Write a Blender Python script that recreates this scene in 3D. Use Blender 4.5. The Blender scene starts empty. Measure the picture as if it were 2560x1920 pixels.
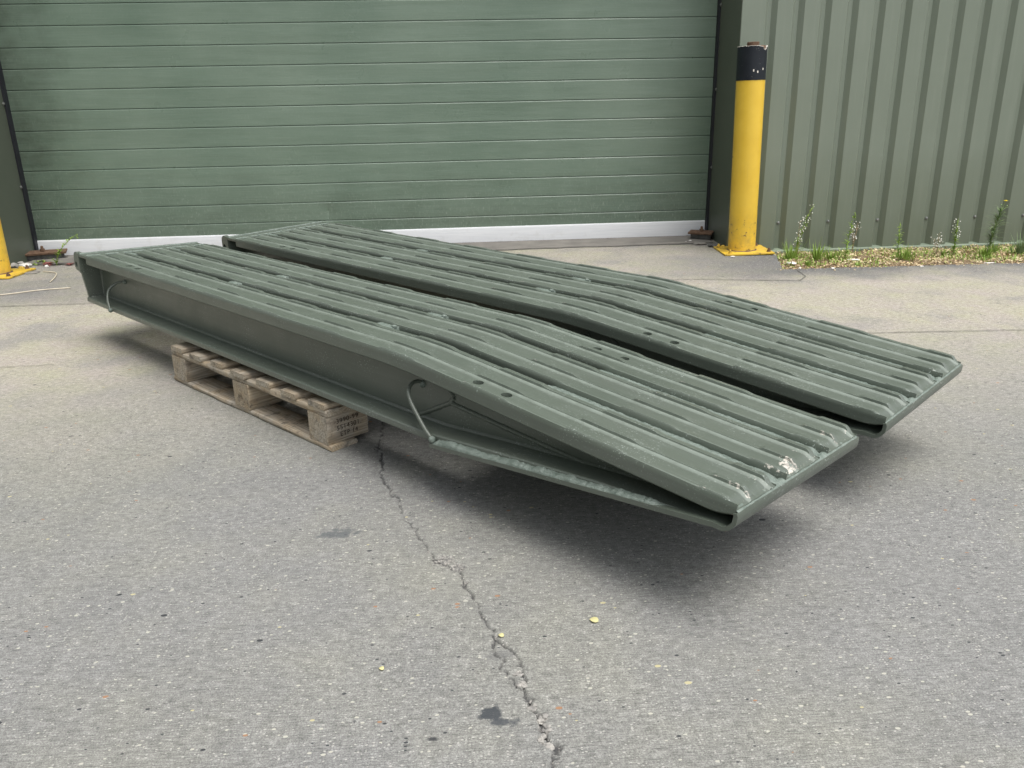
import bpy, bmesh, math, random
from mathutils import Vector, Matrix, noise
random.seed(7)
PI = math.pi
scene = bpy.context.scene
col = scene.collection

# ------------------------------------------------------------------ camera
cam_d = bpy.data.cameras.new("camera"); cam = bpy.data.objects.new("camera", cam_d); col.objects.link(cam)
cam_d.sensor_width = 36; cam_d.lens = 28.786; cam_d.clip_start = .02; cam_d.clip_end = 500
R = Vector((0.99687759, -0.07654704, -0.01938083)); U = Vector((0.0432144, 0.32345638, 0.94525578)); F = Vector((0.06608768, 0.94314183, -0.32575435))
M = Matrix.Identity(4)
for i in range(3):
    M[i][0] = R[i]; M[i][1] = U[i]; M[i][2] = -F[i]
M[2][3] = 0.9687
cam.matrix_world = M
scene.camera = cam

# ------------------------------------------------------------------ sky, sun, exposure
SUN_EL, SUN_AZ = math.radians(71), math.radians(140)      # azimuth clockwise from +Y
w = bpy.data.worlds.new("World"); scene.world = w; w.use_nodes = True
nt = w.node_tree; nt.nodes.clear()
sky = nt.nodes.new('ShaderNodeTexSky'); sky.sky_type = 'NISHITA'; sky.sun_disc = False
sky.sun_elevation = SUN_EL; sky.sun_rotation = SUN_AZ; sky.air_density = 1.0; sky.dust_density = 3.0; sky.ozone_density = 1.0
hs = nt.nodes.new('ShaderNodeHueSaturation'); hs.inputs['Saturation'].default_value = .22
bg = nt.nodes.new('ShaderNodeBackground'); bg.inputs['Strength'].default_value = .11
wo = nt.nodes.new('ShaderNodeOutputWorld')
nt.links.new(sky.outputs[0], hs.inputs['Color']); nt.links.new(hs.outputs[0], bg.inputs[0]); nt.links.new(bg.outputs[0], wo.inputs[0])
sd = bpy.data.lights.new("sun", 'SUN'); sd.energy = 1.25; sd.angle = math.radians(40); sd.color = (1, .965, .92)
so = bpy.data.objects.new("sun", sd); col.objects.link(so)
sdir = Vector((math.sin(SUN_AZ) * math.cos(SUN_EL), math.cos(SUN_AZ) * math.cos(SUN_EL), math.sin(SUN_EL)))
so.rotation_euler = sdir.to_track_quat('Z', 'Y').to_euler(); so.location = (0, 0, 12)
scene.view_settings.view_transform = 'Standard'; scene.view_settings.look = 'None'
scene.view_settings.exposure = 1.15; scene.view_settings.gamma = 1

# ------------------------------------------------------------------ helpers
def tag(o, label=None, cat=None, group=None, kind=None):
    if label: o['label'] = label
    if cat: o['category'] = cat
    if group: o['group'] = group
    if kind: o['kind'] = kind
    return o
def empty(name, loc=(0, 0, 0), mat=None):
    o = bpy.data.objects.new(name, None); col.objects.link(o); o.empty_display_size = .1
    if mat is not None: o.matrix_world = mat
    else: o.location = loc
    return o
def link(name, me, mat, parent=None):
    o = bpy.data.objects.new(name, me); col.objects.link(o)
    if mat: me.materials.append(mat)
    if parent is not None: o.parent = parent
    return o
def finish(bm, name, mat, parent=None, ang=32, merge=True, smooth=True):
    if merge: bmesh.ops.remove_doubles(bm, verts=bm.verts, dist=1e-5)
    bmesh.ops.recalc_face_normals(bm, faces=bm.faces)
    if smooth:
        for f in bm.faces: f.smooth = True
        a = math.radians(ang)
        for e in bm.edges:
            if len(e.link_faces) == 2: e.smooth = e.calc_face_angle(0) < a
            else: e.smooth = False
    me = bpy.data.meshes.new(name); bm.to_mesh(me); bm.free()
    return link(name, me, mat, parent)
def add_box(bm, x0, x1, y0, y1, z0, z1, mat4=None, bev=0, jit=0):
    vs = [bm.verts.new((x, y, z)) for x in (x0, x1) for y in (y0, y1) for z in (z0, z1)]
    if jit:
        for v in vs: v.co += Vector([random.uniform(-jit, jit) for _ in range(3)])
    q = [(0, 1, 3, 2), (4, 6, 7, 5), (0, 4, 5, 1), (2, 3, 7, 6), (0, 2, 6, 4), (1, 5, 7, 3)]
    fs = [bm.faces.new([vs[i] for i in f]) for f in q]
    if bev:
        es = list({e for f in fs for e in f.edges})
        r = bmesh.ops.bevel(bm, geom=es, offset=bev, segments=2, affect='EDGES', profile=.6)
        vs = list({v for f in r['faces'] for v in f.verts} | {v for v in vs if v.is_valid})
    if mat4:
        for v in vs: v.co = mat4 @ v.co
    return vs
def add_tube(bm, pts, r, seg=8, cap=True, jit=0):
    pts = [Vector(p) for p in pts]; n = len(pts); rs = r if isinstance(r, (list, tuple)) else [r] * n
    rings = []; up = Vector((.13, .2, .97))
    for i, p in enumerate(pts):
        t = (pts[min(i + 1, n - 1)] - pts[max(i - 1, 0)]).normalized()
        a = t.cross(up)
        if a.length < 1e-3: a = t.cross(Vector((1, 0, 0)))
        a.normalize(); b = t.cross(a)
        rr = rs[i] * (1 + (random.uniform(-jit, jit) if jit else 0))
        rings.append([bm.verts.new(p + (a * math.cos(2 * PI * k / seg) + b * math.sin(2 * PI * k / seg)) * rr) for k in range(seg)])
    for i in range(n - 1):
        for k in range(seg):
            bm.faces.new((rings[i][k], rings[i][(k + 1) % seg], rings[i + 1][(k + 1) % seg], rings[i + 1][k]))
    if cap:
        bm.faces.new(rings[0]); bm.faces.new(rings[-1][::-1])
def add_lathe(bm, prof, cx, cy, seg=40, mat4=None):
    rings = []
    for (r, z) in prof:
        ring = []
        for k in range(seg):
            v = Vector((cx + r * math.cos(2 * PI * k / seg), cy + r * math.sin(2 * PI * k / seg), z))
            if mat4: v = mat4 @ v
            ring.append(bm.verts.new(v))
        rings.append(ring)
    for i in range(len(rings) - 1):
        for k in range(seg):
            bm.faces.new((rings[i][k], rings[i][(k + 1) % seg], rings[i + 1][(k + 1) % seg], rings[i + 1][k]))
    return rings
def add_grid(bm, P):       # P[i][j] -> Vector grid
    vs = [[bm.verts.new(p) for p in row] for row in P]
    for i in range(len(vs) - 1):
        for j in range(len(vs[0]) - 1):
            bm.faces.new((vs[i][j], vs[i + 1][j], vs[i + 1][j + 1], vs[i][j + 1]))
    return vs
def spline(pts, n=8):
    pts = [Vector(p) for p in pts]; out = []
    for i in range(len(pts) - 1):
        p0 = pts[max(i - 1, 0)]; p1 = pts[i]; p2 = pts[i + 1]; p3 = pts[min(i + 2, len(pts) - 1)]
        for k in range(n):
            t = k / n
            out.append(.5 * ((2 * p1) + (p2 - p0) * t + (2 * p0 - 5 * p1 + 4 * p2 - p3) * t * t + (3 * p1 - p0 - 3 * p2 + p3) * t ** 3))
    out.append(pts[-1]); return out
def ns(x, y=0., z=0.): return noise.noise(Vector((x, y, z)))

# ------------------------------------------------------------------ node helper
class NT:
    def __init__(s, name):
        s.m = bpy.data.materials.new(name); s.m.use_nodes = True; s.t = s.m.node_tree
        s.b = s.t.nodes['Principled BSDF']; s.tc = s.t.nodes.new('ShaderNodeTexCoord')
    def n(s, typ, **kw):
        o = s.t.nodes.new(typ)
        for k, v in kw.items():
            if k.startswith('_'): o.inputs[int(k[1:])].default_value = v
            else: setattr(o, k, v)
        return o
    def l(s, a, b): s.t.links.new(a, b)
    def map(s, scale=(1, 1, 1), loc=(0, 0, 0), rot=(0, 0, 0), src=None):
        o = s.n('ShaderNodeMapping'); o.inputs['Scale'].default_value = scale; o.inputs['Location'].default_value = loc; o.inputs['Rotation'].default_value = rot
        s.l(src or s.tc.outputs['Object'], o.inputs['Vector']); return o.outputs[0]
    def noise(s, scale, detail=4, rough=.55, vec=None, dist=0.):
        o = s.n('ShaderNodeTexNoise'); o.inputs['Scale'].default_value = scale; o.inputs['Detail'].default_value = detail
        o.inputs['Roughness'].default_value = rough; o.inputs['Distortion'].default_value = dist
        s.l(vec or s.tc.outputs['Object'], o.inputs['Vector']); return o.outputs['Fac']
    def ramp(s, fac, stops, interp='LINEAR'):
        o = s.n('ShaderNodeValToRGB'); cr = o.color_ramp; cr.interpolation = interp
        while len(cr.elements) < len(stops): cr.elements.new(.5)
        for e, (p, c) in zip(cr.elements, stops):
            e.position = p; e.color = (c[0], c[1], c[2], 1) if isinstance(c, (tuple, list)) else (c, c, c, 1)
        s.l(fac, o.inputs[0]); return o.outputs[0]
    def mix(s, fac, a, b, mode='MIX'):
        o = s.n('ShaderNodeMix', data_type='RGBA', blend_type=mode)
        for sock, v in ((o.inputs[0], fac), (o.inputs[6], a), (o.inputs[7], b)):
            if isinstance(v, (int, float)): sock.default_value = v
            elif isinstance(v, (tuple, list)): sock.default_value = (v[0], v[1], v[2], 1)
            else: s.l(v, sock)
        return o.outputs[2]
    def math(s, op, a, b=None, c=None, clamp=False):
        o = s.n('ShaderNodeMath', operation=op); o.use_clamp = clamp
        for i, v in enumerate((a, b, c)):
            if v is None: continue
            if isinstance(v, (int, float)): o.inputs[i].default_value = v
            else: s.l(v, o.inputs[i])
        return o.outputs[0]
    def bump(s, h, strength=.3, dist=.002, prev=None):
        o = s.n('ShaderNodeBump'); o.inputs['Strength'].default_value = strength; o.inputs['Distance'].default_value = dist
        s.l(h, o.inputs['Height'])
        if prev: s.l(prev, o.inputs['Normal'])
        return o.outputs[0]
    def attr(s, name):
        o = s.n('ShaderNodeAttribute'); o.attribute_name = name; return o
    def sep(s, v=None):
        o = s.n('ShaderNodeSeparateXYZ'); s.l(v or s.tc.outputs['Object'], o.inputs[0]); return o.outputs
    def out(s, color=None, rough=None, normal=None, metal=None, spec=None):
        for k, v in (('Base Color', color), ('Roughness', rough), ('Normal', normal), ('Metallic', metal), ('Specular IOR Level', spec)):
            if v is None: continue
            if isinstance(v, (int, float)): s.b.inputs[k].default_value = v
            elif isinstance(v, (tuple, list)): s.b.inputs[k].default_value = (v[0], v[1], v[2], 1)
            else: s.l(v, s.b.inputs[k])
        return s.m

def mat_paint():
    s = NT('green_ramp_paint')
    big = s.noise(3.0, 5)
    c = s.ramp(big, [(.3, (.080, .098, .078)), (.7, (.100, .119, .096))])
    c = s.mix(s.ramp(s.noise(1, 4, .6, s.map((2.5, 60, 60))), [(.50, 0.), (.75, .30)]), c, (.17, .195, .17))
    c = s.mix(s.ramp(s.noise(1.1, 3), [(.4, 0.), (.7, .35)]), c, (.080, .094, .070))
    c = s.mix(s.ramp(s.noise(1100, 2), [(.5, 0.), (.78, .28)]), c, (.19, .23, .20))
    # dust flecks and thin scratches
    fl = s.ramp(s.noise(230, 2, .5), [(.63, 0.), (.67, .8)])
    zone = s.ramp(s.noise(9, 3), [(.45, 0.), (.62, 1.)])
    c = s.mix(s.math('MULTIPLY', fl, zone), c, (.36, .40, .37))
    pink = s.ramp(s.noise(2.6, 2), [(.55, 0.), (.72, .22)])
    c = s.mix(pink, c, (.118, .122, .108))
    hl = s.attr('painted_highlight').outputs['Fac']  # highlight lines on fillets and bar edges, painted in as lighter colour
    c = s.mix(s.math('MULTIPLY', hl, s.ramp(s.noise(30, 4, .6), [(.3, .45), (.6, 1.)])), c, (.205, .240, .205))
    at = s.attr('wear')
    wr = s.math('MULTIPLY', at.outputs['Fac'], 1.0)
    wn = s.ramp(s.math('ADD', s.math('MULTIPLY', wr, .6), s.math('MULTIPLY', s.noise(120, 6, .75), .9)), [(.80, 0.), (.84, 1.)])
    c = s.mix(wn, c, s.ramp(s.noise(60, 3), [(.35, (.24, .22, .19)), (.6, (.54, .51, .45))]))
    nr = s.bump(s.noise(420, 3), .22, .0012)
    nr = s.bump(s.noise(35, 3), .07, .004, nr)
    r = s.ramp(s.noise(16, 4), [(.3, .30), (.7, .42)])
    return s.out(c, r, nr, spec=.65)
def mat_weld():
    s = NT('painted_weld_metal')
    c = s.ramp(s.noise(60, 4), [(.3, (.115, .15, .125)), (.7, (.21, .25, .22))])
    nr = s.bump(s.noise(160, 4, .65), .9, .004)
    return s.out(c, .45, nr, spec=.6)
PAINT = mat_paint(); WELD = mat_weld()

def mat_ground():
    s = NT('brushed_concrete')
    P = s.sep(); X, Y = P[0], P[1]
    m1 = s.noise(1.1, 5, .6); m2 = s.noise(5.5, 5, .6)
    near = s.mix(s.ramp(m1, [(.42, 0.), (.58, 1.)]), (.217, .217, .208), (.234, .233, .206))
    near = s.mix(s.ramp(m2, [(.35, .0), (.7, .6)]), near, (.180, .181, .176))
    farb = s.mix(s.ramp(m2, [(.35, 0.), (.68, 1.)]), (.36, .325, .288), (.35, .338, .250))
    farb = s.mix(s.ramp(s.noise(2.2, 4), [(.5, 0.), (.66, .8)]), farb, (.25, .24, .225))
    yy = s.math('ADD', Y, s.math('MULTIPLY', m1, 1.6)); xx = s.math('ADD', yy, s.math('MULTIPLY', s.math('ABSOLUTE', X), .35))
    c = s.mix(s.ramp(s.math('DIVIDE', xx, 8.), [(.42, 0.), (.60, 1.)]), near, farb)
    # dark damp band by the wall
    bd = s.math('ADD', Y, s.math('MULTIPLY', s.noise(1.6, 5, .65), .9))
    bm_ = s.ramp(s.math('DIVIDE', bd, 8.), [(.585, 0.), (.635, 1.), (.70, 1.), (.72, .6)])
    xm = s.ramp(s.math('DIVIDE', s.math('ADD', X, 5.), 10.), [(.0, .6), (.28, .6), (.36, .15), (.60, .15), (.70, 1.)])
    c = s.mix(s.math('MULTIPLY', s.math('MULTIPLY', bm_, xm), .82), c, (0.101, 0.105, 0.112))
    # broom marks along x, fine sand
    br = s.noise(1, 3, .6, s.map((26, 420, 1)))
    c = s.mix(1.0, c, s.ramp(br, [(.28, .62), (.5, 1.0), (.74, 1.30)]), 'MULTIPLY')
    sd_ = s.noise(420, 3, .7)
    c = s.mix(1.0, c, s.ramp(sd_, [(.30, .55), (.5, 1.0), (.70, 1.45)]), 'MULTIPLY')
    blot = s.noise(60, 4, .6)
    c = s.mix(1.0, c, s.ramp(blot, [(.3, .80), (.7, 1.18)]), 'MULTIPLY')
    c = s.mix(1.0, c, s.ramp(s.noise(190, 3, .7), [(.3, .80), (.5, 1.), (.7, 1.22)]), 'MULTIPLY')
    # aggregate chips of several sizes
    for sc, thr, size, cc in ((170, .86, .30, (.065, .067, .070)), (80, .97, .24, (.045, .048, .052)), (170, .86, .30, (.40, .39, .36)), (90, .94, .27, (.43, .42, .36)), (60, .996, .28, (.30, .17, .10)), (48, .995, .22, (.44, .40, .24)), (33, .991, .20, (.04, .043, .046))):
        v = s.n('ShaderNodeTexVoronoi'); v.inputs['Scale'].default_value = 1.; v.inputs['Randomness'].default_value = 1.
        s.l(s.map((sc, sc * 1.7, sc), (sc * .37, sc * .11, 0)), v.inputs['Vector'])
        cs = s.n('ShaderNodeSeparateColor'); s.l(v.outputs['Color'], cs.inputs[0])
        pick = s.math('GREATER_THAN', cs.outputs[0], thr)
        inn = s.math('LESS_THAN', v.outputs['Distance'], s.math('MULTIPLY', s.math('ADD', cs.outputs[1], .5), size))
        c = s.mix(s.math('MULTIPLY', pick, inn), c, cc)
    # oil stains
    nz = s.noise(38, 4, .65)
    def spot(x, y, rx, ry, colr, amt, rot=0.):
        sx, sy, ca_, sa_ = x / rx, y / ry, math.cos(rot), math.sin(rot)
        vm = s.map((1 / rx, 1 / ry, 0), (-(ca_ * sx - sa_ * sy), -(sa_ * sx + ca_ * sy), 0), (0, 0, rot))
        ln = s.n('ShaderNodeVectorMath', operation='LENGTH'); s.l(vm, ln.inputs[0])
        d = s.math('ADD', ln.outputs['Value'], s.math('MULTIPLY', s.math('SUBTRACT', nz, .5), 2.6))
        return s.ramp(d, [(.55, amt), (1.0, 0.)]), colr
    for a in ((.028, 1.118, .026, .018, (.040, .046, .053), .9, -.5), (.048, 1.095, .03, .012, (.05, .056, .064), .85, -.4), (-.066, 1.069, .014, .007, (.036, .038, .042), .9, 0.), (-.30, 1.765, .05, .026, (.085, .094, .10), .75, .3),
              (.06, 1.27, .03, .02, (.12, .12, .12), .4, 0.), (.5, 1.9, .09, .06, (.12, .125, .14), .4, 0.)):
        m, cc = spot(*a); c = s.mix(m, c, cc)
    # hairline crazing
    v = s.n('ShaderNodeTexVoronoi'); v.feature = 'DISTANCE_TO_EDGE'; v.inputs['Scale'].default_value = 5.
    wv = s.n('ShaderNodeVectorMath', operation='ADD'); nn = s.n('ShaderNodeTexNoise'); nn.inputs['Scale'].default_value = 14; nn.inputs['Detail'].default_value = 5
    s.l(s.tc.outputs['Object'], nn.inputs['Vector']); s.l(s.tc.outputs['Object'], wv.inputs[0])
    sc_ = s.n('ShaderNodeVectorMath', operation='SCALE'); s.l(nn.outputs['Color'], sc_.inputs[0]); sc_.inputs['Scale'].default_value = .12; s.l(sc_.outputs[0], wv.inputs[1]); s.l(wv.outputs[0], v.inputs['Vector'])
    hair = s.math('MULTIPLY', s.ramp(v.outputs['Distance'], [(.0, 1.), (.006, 0.)]), s.ramp(s.noise(3.1, 3), [(.56, 0.), (.66, .55)]))
    c = s.mix(hair, c, (.06, .06, .06))
    # the long crack
    ck = s.attr('crack').outputs['Fac']; sp = s.attr('spall').outputs['Fac']
    spc = s.ramp(s.noise(190, 4, .7), [(.32, (.07, .07, .07)), (.5, (.22, .215, .20)), (.66, (.46, .43, .39))])
    c = s.mix(s.math('MULTIPLY', sp, .9), c, spc)
    c = s.mix(s.math('MULTIPLY', ck, .85), c, (.050, .050, .052))
    h = s.math('ADD', s.math('MULTIPLY', sd_, .6), s.math('MULTIPLY', br, .8))
    nr = s.bump(h, .55, .0022); nr = s.bump(blot, .25, .004, nr)
    return s.out(c, .88, nr, spec=.3)

def mat_simple(name, c0, c1, sc=8, rough=.6, bump=.2, bsc=120, spec=.5, metal=0.):
    s = NT(name)
    c = s.ramp(s.noise(sc, 5, .6), [(.3, c0), (.7, c1)])
    return s.out(c, rough, s.bump(s.noise(bsc, 3), bump, .002), metal=metal, spec=spec)

def mat_door():
    s = NT('green_door_slats')
    P = s.sep(); X, Z = P[0], P[2]
    c = s.ramp(s.noise(1.3, 4), [(.3, (.126, .184, .136)), (.7, (.178, .238, .182))])
    # darker towards the left end and the foot of the door
    lo = s.ramp(s.math('ADD', Z, s.math('MULTIPLY', s.noise(2.5, 5, .7), .9)), [(.45, .9), (1.6, 0.)])
    le = s.ramp(s.math('ADD', s.math('ADD', X, 3.), s.math('MULTIPLY', s.noise(3.2, 4, .7), .9)), [(.45, 1.), (2.0, 0.)])
    g = s.math('MAXIMUM', s.math('MULTIPLY', lo, .6), le)
    c = s.mix(s.math('MULTIPLY', g, s.ramp(s.noise(14, 5, .7), [(.3, .5), (.65, .95)])), c, (.060, .080, .056))
    # chalky vertical flecks
    fk = s.noise(1, 4, .7, s.map((95, 1, 34)), .6)
    amt = s.ramp(s.math('ADD', Z, s.math('MULTIPLY', s.noise(3.5, 3), .8)), [(.4, .6), (1.9, .12)])
    c = s.mix(s.math('MULTIPLY', s.ramp(fk, [(.55, 0.), (.70, 1.)]), amt), c, (.34, .39, .33))
    c = s.mix(s.math('MULTIPLY', s.ramp(s.noise(1, 3, .6, s.map((4, 1, 260))), [(.45, 0.), (.75, 1.)]), .22), c, (.30, .35, .30))
    nr = s.bump(s.noise(1, 4, .6, s.map((7, 1, 300))), .30, .002)
    nr = s.bump(s.noise(1.6, 2, .5, s.map((.6, 1, 5))), .35, .02, nr)
    r = s.ramp(s.noise(6, 4), [(.3, .26), (.7, .42)])
    return s.out(c, r, nr, spec=.5)
def mat_clad():
    s = NT('olive_cladding')
    P = s.sep()
    c = s.ramp(s.noise(1.2, 3), [(.3, (.174, .205, .160)), (.7, (.192, .224, .178))])
    lo = s.ramp(s.math('ADD', P[2], s.math('MULTIPLY', s.noise(2.3, 5, .6), .7)), [(.30, .75), (1.4, 0.)])
    c = s.mix(lo, c, (.130, .155, .105))
    st = s.noise(1, 3, .6, s.map((40, 40, 2)))
    c = s.mix(s.ramp(st, [(.5, 0.), (.8, .15)]), c, (.30, .32, .27))
    return s.out(c, .48, s.bump(s.noise(2.0, 2), .12, .03), spec=.45)
def mat_wood():
    s = NT('weathered_pallet_wood')
    info = s.n('ShaderNodeObjectInfo')
    off = s.n('ShaderNodeVectorMath', operation='SCALE'); cmb = s.n('ShaderNodeCombineXYZ'); s.l(info.outputs['Random'], cmb.inputs[0]); s.l(s.math('MULTIPLY', info.outputs['Random'], .035), cmb.inputs[1]); s.l(s.math('MULTIPLY', info.outputs['Random'], -.05), cmb.inputs[2])
    ad = s.n('ShaderNodeVectorMath', operation='ADD'); s.l(s.tc.outputs['Object'], ad.inputs[0]); s.l(cmb.outputs[0], ad.inputs[1]); V = ad.outputs[0]
    wv = s.n('ShaderNodeTexWave', wave_type='RINGS', rings_direction='X'); wv.inputs['Scale'].default_value = 42; wv.inputs['Distortion'].default_value = 5; wv.inputs['Detail'].default_value = 3; wv.inputs['Detail Scale'].default_value = 2.2
    s.l(s.map((.25, 1, 1), src=V), wv.inputs['Vector'])
    gr = s.noise(1, 5, .65, s.map((6, 190, 190), src=V))
    c = s.ramp(wv.outputs['Fac'], [(.15, (.31, .225, .135)), (.6, (.46, .37, .245))])
    c = s.mix(s.ramp(gr, [(.35, .5), (.6, 0.)]), c, (.20, .155, .11))
    wea = s.ramp(s.noise(9, 5, .65, V), [(.36, .1), (.62, .85)])
    c = s.mix(wea, c, s.ramp(gr, [(.3, (.15, .135, .112)), (.65, (.50, .465, .395))]))
    c = s.mix(s.ramp(s.noise(22, 5, .7, V), [(.55, 0.), (.68, .75)]), c, (.095, .078, .062))
    return s.out(c, .8, s.bump(gr, .5, .0015), spec=.25)
def mat_yellow():
    s = NT('yellow_bollard_paint')
    P = s.sep()
    c = s.ramp(s.noise(6, 4), [(.3, (.70, .45, .035)), (.7, (.77, .52, .055))])
    lowm = s.ramp(P[2], [(.02, 1.), (.30, .12), (.9, .03)])
    ch = s.ramp(s.noise(34, 5, .62), [(.60, 0.), (.63, 1.)])
    c = s.mix(s.math('MULTIPLY', ch, s.math('GREATER_THAN', s.math('ADD', lowm, s.math('MULTIPLY', s.noise(9, 3), .5)), .62)), c, (.10, .055, .03))
    dirt = s.math('MULTIPLY', s.ramp(s.noise(18, 5, .7), [(.4, 0.), (.7, .8)]), lowm)
    c = s.mix(dirt, c, (.36, .24, .06))
    st = s.noise(1, 4, .6, s.map((60, 60, 2.5)))
    c = s.mix(s.ramp(st, [(.55, 0.), (.8, .35)]), c, (.55, .36, .05))
    v = s.n('ShaderNodeTexVoronoi'); v.inputs['Scale'].default_value = 11; s.l(s.tc.outputs['Object'], v.inputs['Vector'])
    cs = s.n('ShaderNodeSeparateColor'); s.l(v.outputs['Color'], cs.inputs[0])
    pk = s.math('MULTIPLY', s.math('GREATER_THAN', cs.outputs[0], .82), s.math('LESS_THAN', v.outputs['Distance'], .09))
    c = s.mix(pk, c, (.11, .04, .02))
    return s.out(c, .42, s.bump(s.noise(50, 3), .08, .002), spec=.5)
def mat_black():
    s = NT('black_bollard_band')
    c = s.ramp(s.noise(8, 4), [(.3, (.006, .009, .014)), (.7, (.013, .017, .024))])
    c = s.mix(s.ramp(s.noise(120, 3), [(.70, 0.), (.74, 1.)]), c, (.30, .28, .26))
    return s.out(c, .5, s.bump(s.noise(60, 3), .1, .002), spec=.35)
def mat_leaf(name, a, b, tr=.25):
    s = NT(name)
    c = s.ramp(s.noise(18, 3), [(.3, a), (.7, b)])
    s.out(c, .6, spec=.35); s.b.inputs['Transmission Weight'].default_value = 0
    return s.m
def mat_alu():
    s = NT('mill_aluminium')
    c = s.ramp(s.noise(1, 4, .6, s.map((3, 1, 120))), [(.3, (.64, .66, .68)), (.7, (.76, .77, .78))])
    c = s.mix(s.ramp(s.noise(7, 5, .7), [(.55, 0.), (.75, .4)]), c, (.50, .49, .46))
    return s.out(c, .46, s.bump(s.noise(1, 3, .6, s.map((2, 1, 160))), .12, .001), metal=.0, spec=.5)
GROUND = mat_ground(); DOOR = mat_door(); CLAD = mat_clad(); WOOD = mat_wood(); YEL = mat_yellow(); BLK = mat_black(); ALU = mat_alu()
REVEAL = mat_simple('dark_olive_flashing', (.086, .102, .076), (.100, .116, .088), 3, .5, .1, 20, .4)
RUBBER = mat_simple('black_rubber', (.012, .013, .018), (.02, .021, .027), 20, .55, .2, 200)
RUST = mat_simple('rusty_steel', (.085, .05, .034), (.21, .135, .09), 45, .85, .6, 160, .2)
STEEL = mat_simple('dull_screw_steel', (.16, .17, .16), (.30, .31, .29), 60, .45, .2, 200, .5, .5)
STONE = mat_simple('rubble_stone', (.20, .19, .175), (.52, .50, .46), 30, .9, .8, 120, .2)
DSTONE = mat_simple('dark_mortar', (.055, .055, .055), (.15, .15, .14), 30, .9, .9, 100, .2)
WHITE = mat_simple('pale_flake', (.62, .60, .56), (.82, .80, .76), 20, .8, .2, 60, .3)
CHIPC = mat_simple('bare_chip', (.52, .48, .42), (.75, .72, .66), 120, .7, .4, 200, .3)
INK = mat_simple('branded_ink', (.022, .016, .012), (.05, .035, .025), 300, .8, .1, 200, .2)
GREEN = mat_leaf('fresh_leaf', (.17, .28, .045), (.30, .42, .085)); GREEN2 = mat_leaf('greyish_leaf', (.13, .20, .09), (.24, .32, .15))
DRYL = mat_leaf('dry_stem', (.24, .17, .10), (.42, .33, .20)); RED = mat_leaf('red_leaf', (.20, .06, .055), (.34, .13, .11))
PETAL = mat_leaf('white_petal', (.74, .74, .68), (.85, .85, .8)); YPET = mat_leaf('yellow_petal', (.82, .64, .02), (.88, .72, .05))

# ------------------------------------------------------------------ ground (one sheet, with the long crack pressed into it)
CR = [(-.245, 2.50), (-.243, 2.399), (-.247, 2.288), (-.224, 2.183), (-.222, 2.076), (-.161, 1.902), (-.141, 1.814), (-.115, 1.751), (-.083, 1.664), (-.073, 1.628), (-.021, 1.572), (-.005, 1.522), (.011, 1.468), (.025, 1.41), (.042, 1.355), (.049, 1.316), (.046, 1.285), (.058, 1.245), (.07, 1.205), (.091, 1.161), (.102, 1.135), (.112, 1.095), (.116, 1.059), (.133, 1.031), (.124, .99), (.13, .93), (.115, .85), (.13, .7)]
CW = [.002, .002, .003, .0035, .003, .0015, .0018, .002, .002, .0035, .0025, .0025, .002, .0025, .003, .0022, .0018, .0018, .0022, .0025, .003, .004, .004, .003, .004, .005, .004, .003]
LOOP = [(.049, 1.316), (.066, 1.30), (.083, 1.268), (.094, 1.235), (.099, 1.20), (.094, 1.176), (.091, 1.161)]
SP = [(-.05, 1.617, .028), (-.015, 1.585, .018), (-.003, 1.52, .007), (.052, 1.325, .008), (.070, 1.30, .009), (.088, 1.215, .013), (.091, 1.19, .012), (.104, 1.125, .011), (.115, 1.098, .015), (.116, 1.075, .014), (.112, 1.052, .011), (.120, 1.036, .008)]
PATCH = [(.088, 1.205, .016, .026), (.012, 1.47, .007, .014), (.070, 1.295, .008, .012)]
segs = [(CR[i], CR[i + 1], CW[i], CW[i + 1]) for i in range(len(CR) - 1)] + [(LOOP[i], LOOP[i + 1], .0022, .0022) for i in range(len(LOOP) - 1)]
def crackf(x, y):
    jx = x + .011 * ns(x * 45, y * 45, 1) + .005 * ns(x * 150, y * 150, 2); jy = y + .011 * ns(x * 45, y * 45, 5) + .005 * ns(x * 150, y * 150, 6)
    best = 0.
    for (a, b, wa, wb) in segs:
        if jy > max(a[1], b[1]) + .02 or jy < min(a[1], b[1]) - .02: continue
        dx, dy = b[0] - a[0], b[1] - a[1]; L = dx * dx + dy * dy
        t = max(0, min(1, ((jx - a[0]) * dx + (jy - a[1]) * dy) / L))
        d = math.hypot(jx - a[0] - t * dx, jy - a[1] - t * dy); wd = (wa + (wb - wa) * t) * 1.0 * (1 + .8 * ns(x * 70, y * 70, 9))
        best = max(best, 1 - d / max(wd * 1.35, 1e-4))
    s = 0.
    for (sx, sy, r) in SP:
        d = math.hypot(jx - sx, jy - sy) / r + .5 * ns(x * 120, y * 120, 4)
        s = max(s, 1 - d)
    return max(0, best), max(0, min(1, s * 2.2))
def axis(coarse, fines):
    vals = set()
    for a, b, st in coarse + fines:
        n = max(1, int(round((b - a) / st)))
        for k in range(n + 1): vals.add(round(a + (b - a) * k / n, 5))
    v = sorted(vals); out = [v[0]]
    for t in v[1:]:
        if t - out[-1] > .0011: out.append(t)
    return out
gx = axis([(-60, -8, 13), (-8, -3, .5), (-3, -.30, .12), (.22, 1.86, .12), (2.2, 5, .1), (5, 8, .5), (8, 60, 13)], [(-.30, .22, .0026), (1.86, 2.2, .012)])
gy = axis([(-60, -4, 14), (-4, .86, .5), (2.5, 4.56, .12), (4.78, 5.2, .1), (5.2, 14, .5), (14, 60, 12)], [(.86, 2.5, .003), (4.56, 4.78, .008)])
def bed_edge(x):      # y of the slab edge in front of the planted strip
    return 4.668 - .034 * (x - 2.2) + .010 * ns(x * 9) + .006 * ns(x * 40)
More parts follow.
